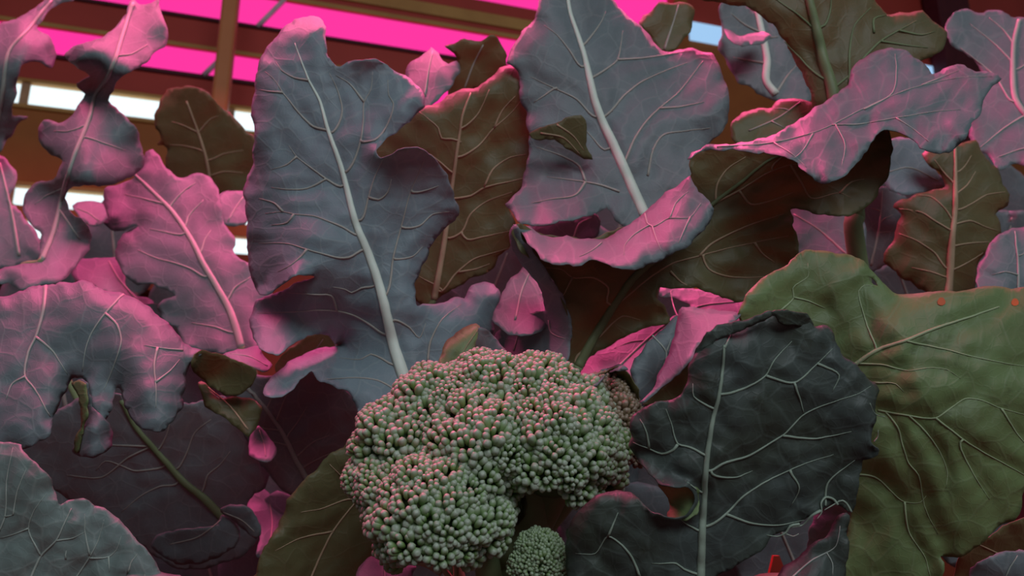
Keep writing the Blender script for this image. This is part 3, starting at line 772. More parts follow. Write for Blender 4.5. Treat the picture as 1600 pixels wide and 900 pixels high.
leaf('left', '312,595 345,620 384,620 408,637 400,668 387,682 372,672 350,650 325,640', 0.470, 'olive', 'v_tan', ctrl='312,595,0 400,640,0 380,680,-6', mid='325,605 360,635 388,672', mw=(2, 3), petiole=False, ew=18, label='drooping brown leaf tip under the pink-flushed leaf')
leaf('left',
     '30,720 50,680 90,640 150,615 220,620 290,630 350,620 400,660 425,710 415,760 385,790 405,830 385,865 330,885 280,890 230,860 170,815 110,780 50,745', 0.560, 'upper', 'v_soft',
     ctrl='60,700,0 200,630,-10 350,640,-10 410,720,-2 240,700,0 345,805,8 280,880,10 120,770,6', mid='190,625 210,663 237,696 264,726 288,753 318,777 345,804 362,822', mw=(7, 16), vw=(1.4, 3.4), smat='stalk', mmat='v_green',
     veins=['237,697 200,696 175,695 140,692', '258,728 230,734 210,735 185,725 165,720 150,735', '276,756 250,760 220,775 190,800', '280,730 295,700 305,675 330,655', '318,765 325,742 345,725 360,705', '250,700 262,675 266,655', '237,697 200,715 160,745 105,742'],
     label='dark shaded leaf with a thick greenish midrib under the drooping leaf', petiole=False)
leaf('left', '237,852 246,837 270,829 300,825 342,819 346,805 366,814 376,834 369,852 351,867 318,879 282,882 255,871', 0.530, 'upper', 'v_soft', ctrl='240,850,-2 300,826,-6 366,816,-4 310,878,6 310,850,0', mid='345,812 310,838 265,850', mw=(2, 1.5), petiole=False, ew=16,
     label='navy cupped leaf at the foot of the thick greenish midrib')
leaf('left', '343,797 375,788 398,803 409,828 400,840 384,832 364,814', 0.520, 'upper', 'v_soft', ctrl='345,797,0 400,835,4 385,795,-4', mid='350,800 378,812 398,830', mw=(1.5, 1.5), petiole=False, ew=12, label='small navy leaf tongue beside the cupped leaf')
leaf('left', '360,600 385,585 420,588 470,575 520,590 555,630 575,690 540,725 505,750 480,780 440,765 415,735 392,700 375,655', 0.540, 'upper', 'v_soft',
     ctrl='385,590,-4 470,580,-6 560,660,2 480,760,6 400,690,4 450,680,0', mid='383,602 410,632 440,672 465,722 482,752', mw=(6, 9), vw=(1.2, 2.6), mmat='v_mid',
     veins=['415,640 426,618 430,595', '432,658 443,628 455,600', '448,688 466,658 480,635', '452,696 425,690 405,692', '462,715 490,690 515,680', '440,672 410,668 392,660', '470,735 500,715 540,700'],
     label='dark leaf with a grey midrib between the drooping leaf and the ruddy leaf')
leaf('left', '430,580 455,540 485,522 512,516 532,528 535,552 500,600 460,620', 0.560, 'green', 'v_soft', ctrl='440,570,0 510,520,-4 500,590,4', mid='505,530 485,560 470,600', mw=(1.5, 3), petiole=False, ew=16, label='small olive leaf between the lower lobes of the tall blue-grey leaf')
leaf('left', '387,702 394,678 404,665 417,682 433,701 433,711 418,720 400,719 388,711', 0.500, 'upper', 'v_soft', ctrl='388,705,-6 404,667,8 432,704,8 415,718,-10 412,690,10', mid='404,672 412,695 415,714', mw=(1.2, 1.2), petiole=False, ew=10, ruffle=.2, bumps=.3,
     label='small curled leaf tongue with a pink glint on the dark leaf')
leaf('left', '395,745 415,765 430,785 445,790 452,775 462,790 450,825 445,850 430,870 400,868 405,830 385,800', 0.600, 'upper', 'v_soft', ctrl='400,750,20 445,790,20 430,865,-20', mid='420,780 425,820 420,855', mw=(1.5, 2), petiole=False, label='dim pink leaf fragment in the shade beside the ruddy leaf')

# ---- near left plant
leaf('nearleft', '-130,780 -60,712 0,691,2 18,690,2 32,695,2 33,703,2 45,714,2 62,729,2 80,749,2 86,768,2 92,788,2 105,782,2 123,780,2 130,779,2 144,786,2 168,798,2 192,817,2 207,837,2 231,860,2 243,879,2 252,894,2 262,915 250,960 -40,960', 0.330, 'sage', 'v_mid',
     ctrl='0,692,6 60,730,0 92,788,-2 130,780,2 200,830,0 255,900,0 50,860,-4 150,900,-2 0,820,-2', mid='112,795 100,820 88,844 65,868 48,905 30,950', mw=(1.6, 5), vw=(1.0, 3.0), petiole=False,
     veins=['118,905 140,870 155,842 163,812', '141,867 133,831 132,804', '88,844 114,840 133,831', '141,871 170,870 183,858 190,837', '65,868 46,825 54,798 72,772', '0,830 9,807 12,750 21,700', '22,804 28,768 42,732', '9,807 22,804', '103,873 104,860', '170,870 172,893', '200,895 205,880 215,865', '46,825 20,835 0,840'],
     label='grey-green leaf with a notched top and netted pale veins', ew=24, ruffle=.8, pucker=1.4, curl=2, res=6, jag=.9)
leaf('nearleft', '190,905,4 202,895,5 218,889,6 245,893,6 275,899,5 300,915 290,950 180,950', 0.315, 'sage', 'v_mid', ctrl='195,900,6 220,890,14 280,905,8 230,940,-6', mid='225,893 228,915 230,945', mw=(1.2, 2), petiole=False, ew=14, ruffle=.3, label='pink-rimmed leaf tip in front of the notched grey-green leaf')

# ---- back left plant
leaf('backleft',
     '228,238 240,233 249,244 258,259 270,274 288,278 309,271 327,277 339,292 342,310 348,331 351,349 369,376 362,390 375,406 392,412 410,430 425,451 420,490 410,520 400,545 381,552 330,550 288,538 276,514 252,496 246,481 255,469 276,460 270,457 240,446 210,442 192,427 181,397 192,367 216,355 207,356 180,362 162,349 168,340 162,319 163,295 180,289 204,280 222,259', 0.690, 'upper', 'v_mid',
     ctrl='230,240,96 210,272,80 300,376,12 375,540,-66 165,310,64 345,310,50 180,400,30 215,440,0 400,470,-30 260,490,-30 330,280,70 270,330,46 340,430,-20',
     mid='208,270 240,301 270,331 300,376 318,412 339,448 360,487 379,545', mw=(5, 13), vw=(2, 4),
     veins=['322,433 300,421 276,412 246,404 216,391', '285,367 255,362 235,358', '261,320 222,310 195,304', '267,322 288,298 306,286', '290,355 294,340 318,313', '314,394 321,373 330,360', '356,469 366,451 392,433', '363,520 336,511 300,505'],
     label='magenta-lit slate leaf with a thick diagonal midrib beside the tall blue-grey leaf', ew=30, ruffle=3, pucker=2.5, curl=1.5, res=7, pend=.5)
leaf('backleft',
     '205,-2 220,8 236,4 247,-4 251,16 258,31 263,50 260,68 244,84 223,100 205,113 186,121 181,128 178,142 170,157 185,172 198,184 213,202 221,223 226,247 219,265 204,277 180,287 159,290 132,290 108,295 103,310 106,328 120,337 132,349 144,367 139,388 126,406 114,424 90,442 60,448 33,454 24,448 12,442 -10,442 -10,425 30,415 60,406 61,382 66,367 48,352 39,337 36,319 42,298 57,286 84,280 91,268 99,250 75,241 65,229 62,218 60,200 68,189 92,194 110,184 123,168 131,147 118,130 129,125 139,120 118,102 101,87 108,76 131,68 163,55 184,39 197,21', 0.660, 'upper', 'v_mid',
     ctrl='210,0,60 180,60,20 175,115,-6 130,150,36 140,200,10 110,290,-14 90,300,40 90,360,10 60,440,-40 0,440,-40 255,50,44 105,90,30 220,240,30 65,210,30 140,370,30 40,320,50 120,90,-4 150,130,40',
     mid='208,5 190,60 172,115 150,150 140,185 120,235 100,300 85,360 65,408', mw=(6, 9), vw=(2, 4), veins=['140,190 110,205 85,205', '130,215 165,225 195,235', '95,330 115,360 125,375', '105,290 75,305 55,320', '180,90 205,85 230,70'],
     label='tall wavy pink leaf with rounded lobes crossing the long window', ew=24, ruffle=3, curl=1.5, res=8, pend=.3)
leaf('backleft', '-30,50 0,37 26,29 52,16 68,0 78,-25 130,-25 113,0 87,10 66,34 58,45 75,55 84,66 87,89 81,108 66,100 47,97 34,102 29,121 26,147 18,178 30,180 45,184 29,194 13,218 0,236 -30,245', 0.780, 'upper', 'v_mid',
     ctrl='0,40,20 90,0,50 80,90,30 40,100,-10 20,180,10 0,230,20 40,60,0', mid='80,0 45,45 15,80 5,140 -10,220', mw=(4, 8), petiole=False, ew=22, ruffle=3, curl=1.5, label='curling grey-pink leaf arching above the end of the long window')
leaf('backleft', '-30,240 0,244 15,256 27,274 21,295 12,319 24,322 45,352 62,370 62,405 30,415 0,420 -30,425', 0.800, 'upper', 'v_mid', ctrl='0,250,20 60,390,0 0,410,-20', mid='0,255 20,340 30,400', mw=(3, 5), petiole=False, label='grey leaf behind the wavy pink leaf')
leaf('backleft', '247,168 252,157 262,142 283,136 302,136 315,139 331,150 341,163 354,171 367,184 381,202 400,212 410,260 400,310 375,306 348,306 330,320 300,310 270,290 258,253 260,232 246,226 253,218 240,195', 0.860, 'olive', 'v_tan',
     ctrl='250,170,0 300,140,-14 400,230,0 330,300,14 250,220,4', mid='292,158 310,207 322,245 327,272 332,310', mw=(3, 6), vw=(1.6, 2.6), veins=['310,207 285,195 268,190', '322,240 290,228 265,226', '325,250 350,240 380,235', '312,205 330,185 345,180', '328,275 350,268 380,270'],
     label='dim olive leaf in front of the long bright window', ew=26, ruffle=2.5, curl=1, petiole=False)
leaf('backleft', '110,430 129,404 156,404 180,402 193,428 200,450 215,462 240,470 235,490 190,470 150,450', 0.720, 'upper', 'v_mid', ctrl='115,430,10 180,404,36 235,485,-10 150,440,0', mid='170,408 185,435 215,470', mw=(2, 4), petiole=False, label='pink leaf scrap behind the rim of the drooping leaf')
leaf('backleft', '112,322 162,318 166,346 150,354 130,348', 0.82, 'upper', 'v_mid', ctrl='115,325,0 162,320,20 150,352,-10', mid='120,326 140,334 155,346', mw=(2, 2), petiole=False, ew=14, label='pink leaf scrap under the square of window light')
leaf('backleft', '340,304 388,302 394,330 386,346 352,352', 0.78, 'upper', 'v_mid', ctrl='342,306,10 390,304,30 352,350,-10', mid='380,308 368,325 356,346', mw=(2, 2), petiole=False, ew=14, label='bright pink leaf scrap against the side of the tall blue-grey leaf')

# ---- back middle plant
leaf('backmid',
     '663,165,8 680,162,8 698,150,8 722,139,8 746,136,8 767,120,8 785,106,10 803,102,10 815,108,8 822,120 824,144 828,177 827,204 830,231 842,249 851,261 852,275 850,295 830,296 806,302 795,319 800,334 805,355 797,382 785,395 770,418 752,430 734,435 710,450 689,462 670,482 640,460 590,380 570,270 580,215 625,180', 0.545, 'olive', 'v_tan',
     ctrl='700,155,-4 800,104,-2 840,270,2 800,380,6 690,460,8 640,300,10 720,230,0 780,230,6', mid='736,146 723,180 717,216 710,267 698,355 689,412 678,468', mw=(3, 11), vw=(1.4, 3.6), smat='stalk',
     veins=['721,200 745,180 765,140', '716,245 745,230 770,202 800,175 815,155', '772,200 785,172 805,150', '711,310 735,306 757,293 800,283 845,272', '757,292 770,265 800,245 822,242', '703,372 722,362 735,335 760,315 800,300', '722,365 730,374 755,370 800,360',
            '690,455 710,430 740,405 770,395 797,387', '720,222 705,217 690,216 685,200 668,185 655,175', '708,270 690,255 672,240', '690,452 670,440 655,432', '700,340 682,325 665,318', '716,425 745,420 765,412'],
     label='brown-backed leaf with rusty veins beside the tall blue-grey leaf', ew=26, ruffle=2.0, pucker=-2.0, curl=1)
leaf('backmid', '632,117 644,99 659,84 674,74 680,78 692,93 700,99 713,96 718,108 712,126 700,141 680,160 655,175', 0.600, 'upper', 'v_mid', ctrl='635,120,10 675,76,30 715,105,20 670,165,-20 685,110,0', mid='676,80 670,110 664,150', mw=(2, 4), petiole=False, ew=18, label='pink curled leaf tip poking over the tall blue-grey leaf')
leaf('backmid', '695,72 707,68 725,62 743,65 752,65 767,54 779,60 786,72 791,87 787,104 770,125 740,142 700,160 704,126 716,105 713,87', 0.640, 'olive', 'v_soft', ctrl='700,72,-6 770,56,-6 740,140,8', mid='755,70 740,100 725,140', mw=(2, 3), petiole=False, ew=16, label='ragged dark brown leaf top below the pale flange')
leaf('backmid',
     '845,-30 842,5,2 838,25,4 816,51,4 798,78,4 793,99,4 810,112,4 812,130,2 812,156,2 822,178,4 823,192,6 826,210,6 826,222,4 826,246,2 820,270,2 812,296,2 800,307,4 790,319,6 804,340,0 816,350,-4 855,350,-6 900,343,-4 936,331 948,325 957,337 972,352 1000,375 1040,350 1080,300 1100,255 1112,222,4 1128,207,6 1137,186,8 1140,168,8 1138,150,8 1128,120,8 1122,96,8 1110,84,10 1092,81,10 1080,75,8 1050,81,6 1032,79,6 1014,54,6 990,33,6 972,15,6 958,0,6 950,-30', 0.520, 'upper', 'v_pale',
     ctrl='890,-10,52 920,120,24 975,265,0 1005,335,-10 800,85,26 960,5,70 1030,85,48 1100,84,58 1135,150,26 1100,240,12 830,210,12 800,325,-6 880,340,-22 950,100,36 1050,180,20 870,60,30 880,280,4 1050,110,46',
     mid='884,-25 890,20 900,50 910,80 920,120 930,160 943,195 958,225 975,265 990,300 1008,340', mw=(6, 19), vw=(1.6, 4.4),
     veins=['910,72 925,55 940,33 946,18', '925,122 945,110 964,95 970,70 973,48', '964,94 1000,92 1030,88 1080,80', '945,182 975,150 1000,130 1030,115 1075,98', '975,255 990,220 1010,190 1030,170 1060,145 1098,96', '1012,275 1020,235 1035,212 1070,205 1110,200',
            '908,105 890,80 870,55 850,40', '930,183 900,155 870,140 828,120', '870,138 850,150 834,160', '968,300 940,290 915,285 880,280 855,277', '915,284 905,260 880,245 840,230', '945,235 925,215 910,198', '915,285 900,305 860,312 830,318', '1030,170 1060,168 1100,160'],
     label='large purple-grey leaf with a pale midrib standing under the pink panel', ew=32, ruffle=2.4, pucker=2.2, curl=1.5, res=7,
     extra=[('826,212 845,200 870,190 890,184 908,180 916,188 916,215 918,232 924,250 905,245 885,230 860,218 838,218', 0.508, 'olive', dict(ctrl='828,212,4 905,182,4 920,246,10 870,205,0', curl=0, ew=16, ruffle=.3, bumps=.4, vmat='v_tan', veins=['845,208 880,215 905,240', '870,195 895,212 912,235']))])
leaf('backmid', '835,350 850,343 900,341 928,333 938,340 932,368 870,385 835,380', 0.600, 'upper', 'v_mid', ctrl='840,350,2 930,336,5 870,380,-3', mid='925,340 905,350 895,375', mw=(2, 4), petiole=False, ew=14, label='pink leaf strip in the dark gap above the rolled margin')
leaf('backmid', '1000,35 1015,18 1029,6 1059,2 1081,10 1084,30 1070,60 1048,83 1032,81 1014,57', 0.640, 'olive', 'v_soft', ctrl='1000,35,0 1050,5,10 1050,80,-4', mid='1060,8 1050,40 1038,78', mw=(2, 4), petiole=False, ew=18, label='dim olive leaf tip beside the pale blue window')

# ---- back right plant
leaf('backright',
     '1090,-30 1095,-2 1120,4 1159,9 1186,22 1210,42 1225,63 1240,90 1252,114 1264,135 1270,156 1272,172 1300,185 1340,185 1380,150 1420,120 1444,93 1459,87 1474,75 1480,57,6 1471,42,6 1453,29,8 1438,18,8 1420,20,8 1405,21,8 1387,22,6 1375,12,4 1366,-2 1350,-30', 0.535, 'olive', 'v_green',
     ctrl='1110,0,10 1275,40,0 1300,150,-6 1470,60,6 1400,30,12 1250,110,4 1200,-20,4 1350,100,-4', mid='1258,-25 1266,10 1275,45 1285,90 1297,130 1308,180', mw=(12, 20), vw=(2, 4.4), petiole=False,
     veins=['1283,65 1270,45 1245,22 1220,5 1195,-15', '1292,125 1270,112 1245,85 1225,65', '1288,40 1297,15 1298,-15', '1327,130 1327,80 1335,40 1360,12', '1345,95 1375,65 1400,50 1432,33', '1365,52 1365,30 1385,24', '1300,140 1330,115 1345,95', '1375,65 1420,72 1450,75', '1404,48 1440,55 1460,50'],
     label='olive-green leaf back with a broad midrib above the pink rolled margin', ew=24, ruffle=2, pucker=-2.0, curl=2)
leaf('backright', '1142,206 1145,189,4 1159,177,6 1180,170,6 1204,168,6 1213,159,6 1228,155,6 1252,155,4 1275,165 1300,180 1260,215 1200,230 1150,228', 0.548, 'olive', 'v_soft', ctrl='1145,200,4 1230,156,10 1250,200,0', mid='1250,160 1215,185 1170,205', mw=(2, 3), veins=['1230,172 1210,170', '1205,190 1225,200'], petiole=False, ew=16, ruffle=.8, label='low olive leaf lobe under the broad green midrib')
leaf('backright', '1126,4 1150,6 1186,20 1219,50 1242,88 1258,118 1268,150 1262,160 1219,158 1195,152 1174,137 1156,132 1138,100 1123,76 1128,54', 0.680, 'upper', 'v_pale', ctrl='1130,30,10 1190,20,20 1265,150,-10 1140,100,0', mid='1181,12 1190,52 1198,95 1197,128 1212,148', mw=(10, 13), vw=(2, 5), veins=['1212,147 1228,122 1244,102', '1190,52 1165,40 1140,20', '1198,100 1170,95 1145,90', '1192,60 1215,58'], petiole=False, ew=22,
     label='blue-grey leaf with a white midrib behind the olive-green leaf',
     extra=[('1131,46 1150,54 1175,54 1198,50 1206,57 1192,66 1160,72 1142,64', 0.655, 'upper', dict(ctrl='1132,48,20 1200,52,16 1160,70,-6', curl=0, ew=10, ruffle=.3, bumps=.3))])
leaf('backright', '1478,45 1490,20 1510,16 1530,21 1560,16 1580,27 1640,35 1640,270 1590,256 1560,265 1545,245 1515,222 1520,180 1540,125 1510,85 1485,68', 0.640, 'upper', 'v_mid',
     ctrl='1490,30,66 1580,30,72 1585,150,6 1600,250,-34 1540,240,-20 1530,100,40', mid='1592,32 1584,65 1582,105 1586,155 1610,190', mw=(6, 10), vw=(2, 4), veins=['1583,160 1555,120 1500,75', '1584,105 1560,75 1515,38', '1600,182 1570,200 1530,232', '1584,75 1570,50 1545,28', '1586,110 1610,95', '1640,225 1590,235 1550,250'],
     label='purple-lit slate leaf with a pink midrib beside the red post', ew=24, ruffle=2.5, curl=1.5, petiole=False)
leaf('backright', '1440,240 1495,226 1522,220 1534,238 1558,265 1567,289 1577,304 1573,322 1555,334 1561,349 1564,364 1552,376 1540,397 1527,412 1526,436 1522,455 1500,480 1474,475 1435,450 1405,430 1381,408 1385,390 1396,376 1402,352 1408,333 1396,323 1417,310 1450,298 1477,290 1474,280 1456,262', 0.580, 'olive', 'v_tan',
     ctrl='1495,228,14 1570,305,10 1400,325,8 1390,400,6 1520,440,0 1485,350,-4 1480,470,-8', mid='1492,226 1492,265 1492,319 1487,370 1484,415 1480,470', mw=(4, 14), vw=(1.6, 3.2), smat='stalk',
     veins=['1493,270 1505,262 1517,243', '1494,303 1510,290 1524,268', '1495,328 1520,317 1540,305 1570,300', '1494,350 1515,345 1540,355 1557,360', '1488,385 1515,380 1545,378', '1486,422 1515,408 1535,395', '1490,348 1475,325 1455,308 1435,305', '1488,362 1460,345 1440,332 1405,326', '1480,420 1460,395 1430,375 1405,365', '1492,290 1475,270 1460,250', '1484,435 1455,425 1425,418'],
     label='dim olive leaf back with branching veins under the purple-lit leaf', ew=22, ruffle=1.6, pucker=-1.8, curl=3)
leaf('backright', '1375,225 1408,215 1440,222 1448,244 1457,262 1475,280 1479,289 1450,299 1420,305 1402,302 1387,293', 0.610, 'blue', 'v_mid', ctrl='1390,225,6 1470,285,0 1400,300,-10', mid='1385,270 1420,262 1465,283', mw=(2, 2), petiole=False, ew=18, label='grey-blue leaf between the pink rolled margin and the dim olive leaf')
leaf('backright', '1340,330 1357,310 1378,292 1402,300 1418,310 1398,323 1408,334 1403,355 1390,390 1385,410 1369,425 1345,430 1338,390', 0.640, 'upper', 'v_soft', ctrl='1350,330,0 1400,310,10 1370,420,-10', mid='1378,298 1373,355 1360,415', mw=(2, 5), veins=['1373,350 1395,335', '1370,365 1390,362', '1375,330 1360,325'], petiole=False, label='slate leaf in the shade beside the green stalk')
leaf('backright', '1220,320 1290,330 1345,335 1345,420 1300,410 1240,410', 0.600, 'upper', 'v_soft', ctrl='1230,325,20 1340,340,10 1260,405,-10', mid='1240,335 1280,360 1325,400', mw=(2, 4), petiole=False, label='dusky purple leaf behind the hooked olive lobe')
leaf('backright', '1640,352 1600,355,6 1570,362,6 1550,375,6 1540,400,6 1527,415,4 1525,440 1532,470 1640,475', 0.530, 'upper', 'v_mid', ctrl='1540,390,8 1600,356,14 1600,460,-6', mid='1585,362 1590,410 1590,465', mw=(2, 5), veins=['1590,430 1570,425 1550,430', '1590,400 1610,390'], petiole=False, label='slate-blue leaf rising behind the upper rim of the wide green leaf')
# the green stalk that carries the olive-green leaf
b_, base_, top_ = PLANTS['backright']
c = catmull_3d([P(1300, 140, 0.533), P(1312, 200, 0.535), P(1328, 270, 0.53), P(1337, 335, 0.535), P(1341, 410, 0.54), base_ + (top_ - base_) * 0.7], 40)
V, F = tube_geo(c - base_, np.tile([0.0, -1.0, 0.1], (len(c), 1)), np.linspace(0.0050, 0.0072, len(c)), 0.95, 10, 0)
mesh_obj('petiole', V, F, M['stem'], b_)
# deep shade leaves that close the gaps between the plants
fill = [('left', 90, 560, .75), ('left', 250, 600, .72), ('left', 130, 850, .72), ('left', 330, 700, .74), ('left', 450, 850, .70), ('left', 560, 760, .66), ('backleft', 60, 480, .95), ('backleft', 300, 480, .92), ('backleft', 180, 400, 1.0),
        ('backmid', 760, 480, .72), ('backmid', 880, 420, .74), ('backmid', 960, 380, .78), ('backmid', 1060, 560, .70), ('backmid', 640, 560, .70), ('backmid', 820, 620, .70),
        ('backright', 1180, 300, .80), ('backright', 1300, 480, .74), ('backright', 1430, 500, .74), ('backright', 1560, 420, .80), ('backright', 1370, 330, .85), ('backright', 1560, 330, .86), ('backright', 1190, 430, .72),
        ('right', 1250, 900, .58), ('right', 1000, 880, .56), ('right', 1500, 760, .60), ('right', 1120, 800, .60), ('front', 900, 780, .58), ('front', 700, 880, .56), ('front', 960, 680, .58), ('left', 330, 900, .66), ('left', 220, 900, .68), ('left', 450, 900, .62), ('backleft', 520, 620, .80)]
for k, (pl, x, y, d_) in enumerate(fill):
    s = 115 * .62 / d_ * (1.15 if y > 300 else .9)
    a0 = random.uniform(-.5, .5)
    o = []
    for i in range(14):
        t = 2 * math.pi * i / 14
        rr = s * (1 + .10 * math.sin(3 * t + k) + random.uniform(-.07, .07))
        ex, ey = rr * .72 * math.sin(t), -rr * math.cos(t)
        o.append((x + ex * math.cos(a0) - ey * math.sin(a0), y + ex * math.sin(a0) + ey * math.cos(a0)))
    ax = (-math.sin(a0) * -1, math.cos(a0) * -1)
    up = lambda f: (x + ax[0] * s * f, y + ax[1] * s * f)
    mid = '%.0f,%.0f %.0f,%.0f %.0f,%.0f' % (*up(.8), x, y, *up(-.85))
    leaf(pl, ' '.join('%.0f,%.0f' % q for q in o), d_, 'upper', 'v_soft', ctrl='%.0f,%.0f,%.0f %.0f,%.0f,%.0f %.0f,%.0f,0' % (*up(1), -10, *up(-1), 10, x + s * .6, y), mid=mid, mw=(3, 8), petiole=False, ew=24, ruffle=3, res=11)

# ------------------------------------------------------------------ the flower head
def bud_mat(name, c_side, c_tip, c_var, brown=0.0):
    m, nt, out = new_mat(name)
    at = nt.nodes.new('ShaderNodeAttribute'); at.attribute_name = 'tip'
    at2 = nt.nodes.new('ShaderNodeAttribute'); at2.attribute_name = 'shade'
    oi = nt.nodes.new('ShaderNodeObjectInfo')
    gi = nt.nodes.new('ShaderNodeNewGeometry')
    c = mixrgb(nt, ramp(nt, gi.outputs['Random Per Island'], 0.1, 0.95), c_side, c_var)
    f = nt.nodes.new('ShaderNodeMath'); f.operation = 'MULTIPLY'; f.inputs[1].default_value = 0.85
    nt.links.new(at.outputs['Fac'], f.inputs[0])
    c = mixrgb(nt, f.outputs[0], c, c_tip)
    tc = nt.nodes.new('ShaderNodeTexCoord')
    b = nt.nodes.new('ShaderNodeBsdfPrincipled'); nt.links.new(c, b.inputs['Base Color'])
    b.inputs['Roughness'].default_value = 0.42; b.inputs['Specular IOR Level'].default_value = 0.5
    nt.links.new(b.outputs[0], out.inputs[0])
    return m


M['bud'] = bud_mat('bud_green', (0.19, 0.34, 0.08), (0.46, 0.50, 0.42), (0.27, 0.40, 0.18))
M['bud2'] = bud_mat('bud_young', (0.20, 0.30, 0.10), (0.33, 0.41, 0.28), (0.25, 0.34, 0.18))
M['budb'] = bud_mat('bud_brownish', (0.24, 0.17, 0.09), (0.34, 0.26, 0.20), (0.28, 0.22, 0.12))
M['core'] = plain_mat('floret_core', (0.10, 0.15, 0.06), 0.7, (0.07, 0.10, 0.04), 80)


def bud_geo():
    """unit bud, axis +z, radius 1 at the belly, four sepals closing over a dimpled tip"""
    prof = [(0.55, -1.1, 0), (0.88, -0.5, .0), (1.0, 0.15, .05), (0.93, 0.65, .35), (0.62, 1.05, .9), (0.28, 1.18, 1.0)]
    seg = 8; V = []; T = []; F = []
    for r, z, t in prof:
        for s in range(seg):
            a = 2 * math.pi * s / seg
            q = 1 + .07 * math.cos(4 * a) * (0.4 + z * .5)
            V.append((r * q * math.cos(a), r * q * math.sin(a), z)); T.append(t)
    for i in range(len(prof) - 1):
        for s in range(seg):
            F.append((i * seg + s, i * seg + (s + 1) % seg, (i + 1) * seg + (s + 1) % seg, (i + 1) * seg + s))
    V.append((0, 0, 1.08)); T.append(.7)
    n = len(prof)
    for s in range(seg):
        F.append(((n - 1) * seg + s, (n - 1) * seg + (s + 1) % seg, n * seg))
    return np.array(V), np.array(T), F


BV, BT, BF = bud_geo()


def frame_of(ax, roll):
    ax = ax / np.linalg.norm(ax)
    t = np.array([0, 0, 1.0]) if abs(ax[2]) < .9 else np.array([1.0, 0, 0])
    u = np.cross(t, ax); u /= np.linalg.norm(u); v = np.cross(ax, u)
    cu = u * math.cos(roll) + v * math.sin(roll); cv = -u * math.sin(roll) + v * math.cos(roll)
    return np.stack([cu, cv, ax], axis=1)


def fib(n):
    i = np.arange(n) + .5
    ph = np.arccos(1 - 2 * i / n); th = math.pi * (1 + 5**.5) * i
    return np.stack([np.cos(th) * np.sin(ph), np.sin(th) * np.sin(ph), np.cos(ph)], 1)


def make_buds(lobes, cl_px, bud_px, d_ref, seed, upbias=0.35):
    r = np.random.default_rng(seed)
    k = d_ref / FPX
    C = [(P(x, y, d), rad * d / FPX, tag_) for x, y, rad, d, tag_ in lobes]   # lobe centres and radii
    clusters = []
    for i, (c, R, tg) in enumerate(C):
        n = int(4 * math.pi * R * R / ((cl_px * k)**2 * .87))
        q = frame_of(r.normal(size=3), 0)
        for v in fib(n) @ q.T:
            v = v + r.normal(0, .05, 3); v /= np.linalg.norm(v)
            p = c + v * R * r.uniform(.90, .98)
            if v[2] < -.80: continue
            if any(np.linalg.norm(p - c2) < R2 * .90 for j, (c2, R2, _) in enumerate(C) if j != i): continue
            ax = v + np.array([0, -.05, upbias]); ax /= np.linalg.norm(ax)
            clusters.append((p, ax, cl_px * k * r.uniform(.52, .66), tg, v))
    CP_ = np.array([c[0] for c in clusters]); CR = np.array([c[2] for c in clusters])
    buds = []
    for i, (p, ax, R, tg, v) in enumerate(clusters):
        near = np.where((np.linalg.norm(CP_ - p, axis=1) < R * 2.6))[0]; near = near[near != i]
        size0 = bud_px * r.uniform(.82, 1.2)
        n = int(4 * math.pi * R * R / ((size0 * k)**2 * .80))
        q = frame_of(ax, r.uniform(0, 6))
        for u in fib(n) @ q.T:
            ca = float(u @ ax)
            if ca < .02: continue
            u = u + r.normal(0, .07, 3); u /= np.linalg.norm(u)
            b = p + u * R
            if len(near) and (np.linalg.norm(CP_[near] - b, axis=1) < CR[near] * .86).any(): continue
            if any(np.linalg.norm(b - c2) < R2 * .86 for (c2, R2, _) in C): continue
            rad = size0 * k * .5 * (1.12 - .34 * max(ca, 0)**3) * r.uniform(.84, 1.18)
            dirn = u * .7 + ax * .35 + np.array([0, .12, .42]) + r.normal(0, .10, 3)
            buds.append((b, frame_of(dirn, r.uniform(0, 6)), rad * r.uniform(.95, 1.05), r.uniform(1.15, 1.45), tg))
    return C, buds


def join_buds(name, buds, mat, parent, base):
    n = len(BV); m = len(buds)
    V = np.empty((m * n, 3)); T = np.tile(BT, m)
    for i, (b, fr, rad, el, tg) in enumerate(buds):
        V[i * n:(i + 1) * n] = (BV * np.array([rad, rad, rad * el])) @ fr.T + b - base
    F = [tuple(q + i * n for q in f) for i in range(m) for f in BF]
    o = mesh_obj(name, V, F, mat, parent)
    a = o.data.attributes.new('tip', 'FLOAT', 'POINT'); a.data.foreach_set('value', T.astype(np.float32))
    o['kind'] = 'stuff'
    return o


def core_mesh(C, base, f=.93):
    bm = bmesh.new()
    for c, R, tg in C:
        bmesh.ops.create_icosphere(bm, subdivisions=3, radius=R * f, matrix=Matrix.Translation(Vector(c - base)))
    V = [v.co[:] for v in bm.verts]; F = [[v.index for v in f_.verts] for f_ in bm.faces]
    bm.free()
    return V, F


fe, fbase, ftop = PLANTS['front']
lobes = [(762, 631, 66, .392, 0), (685, 658, 70, .388, 0), (838, 643, 70, .390, 0), (625, 698, 60, .378, 0), (745, 703, 80, .372, 0), (865, 698, 84, .376, 0), (905, 643, 36, .395, 0),
         (680, 803, 80, .352, 0), (612, 738, 50, .372, 0), (640, 773, 54, .362, 0), (930, 703, 38, .384, 0), (740, 808, 46, .356, 0), (650, 843, 38, .354, 0), (815, 728, 44, .372, 0), (920, 738, 36, .382, 0)]
C, buds = make_buds(lobes, 42, 11.2, .36, 3)
V, F = core_mesh(C, fbase)
head = mesh_obj('flower_head', V, F, M['core'], fe)
head['label'] = 'domed blue-green broccoli head of tightly packed buds'
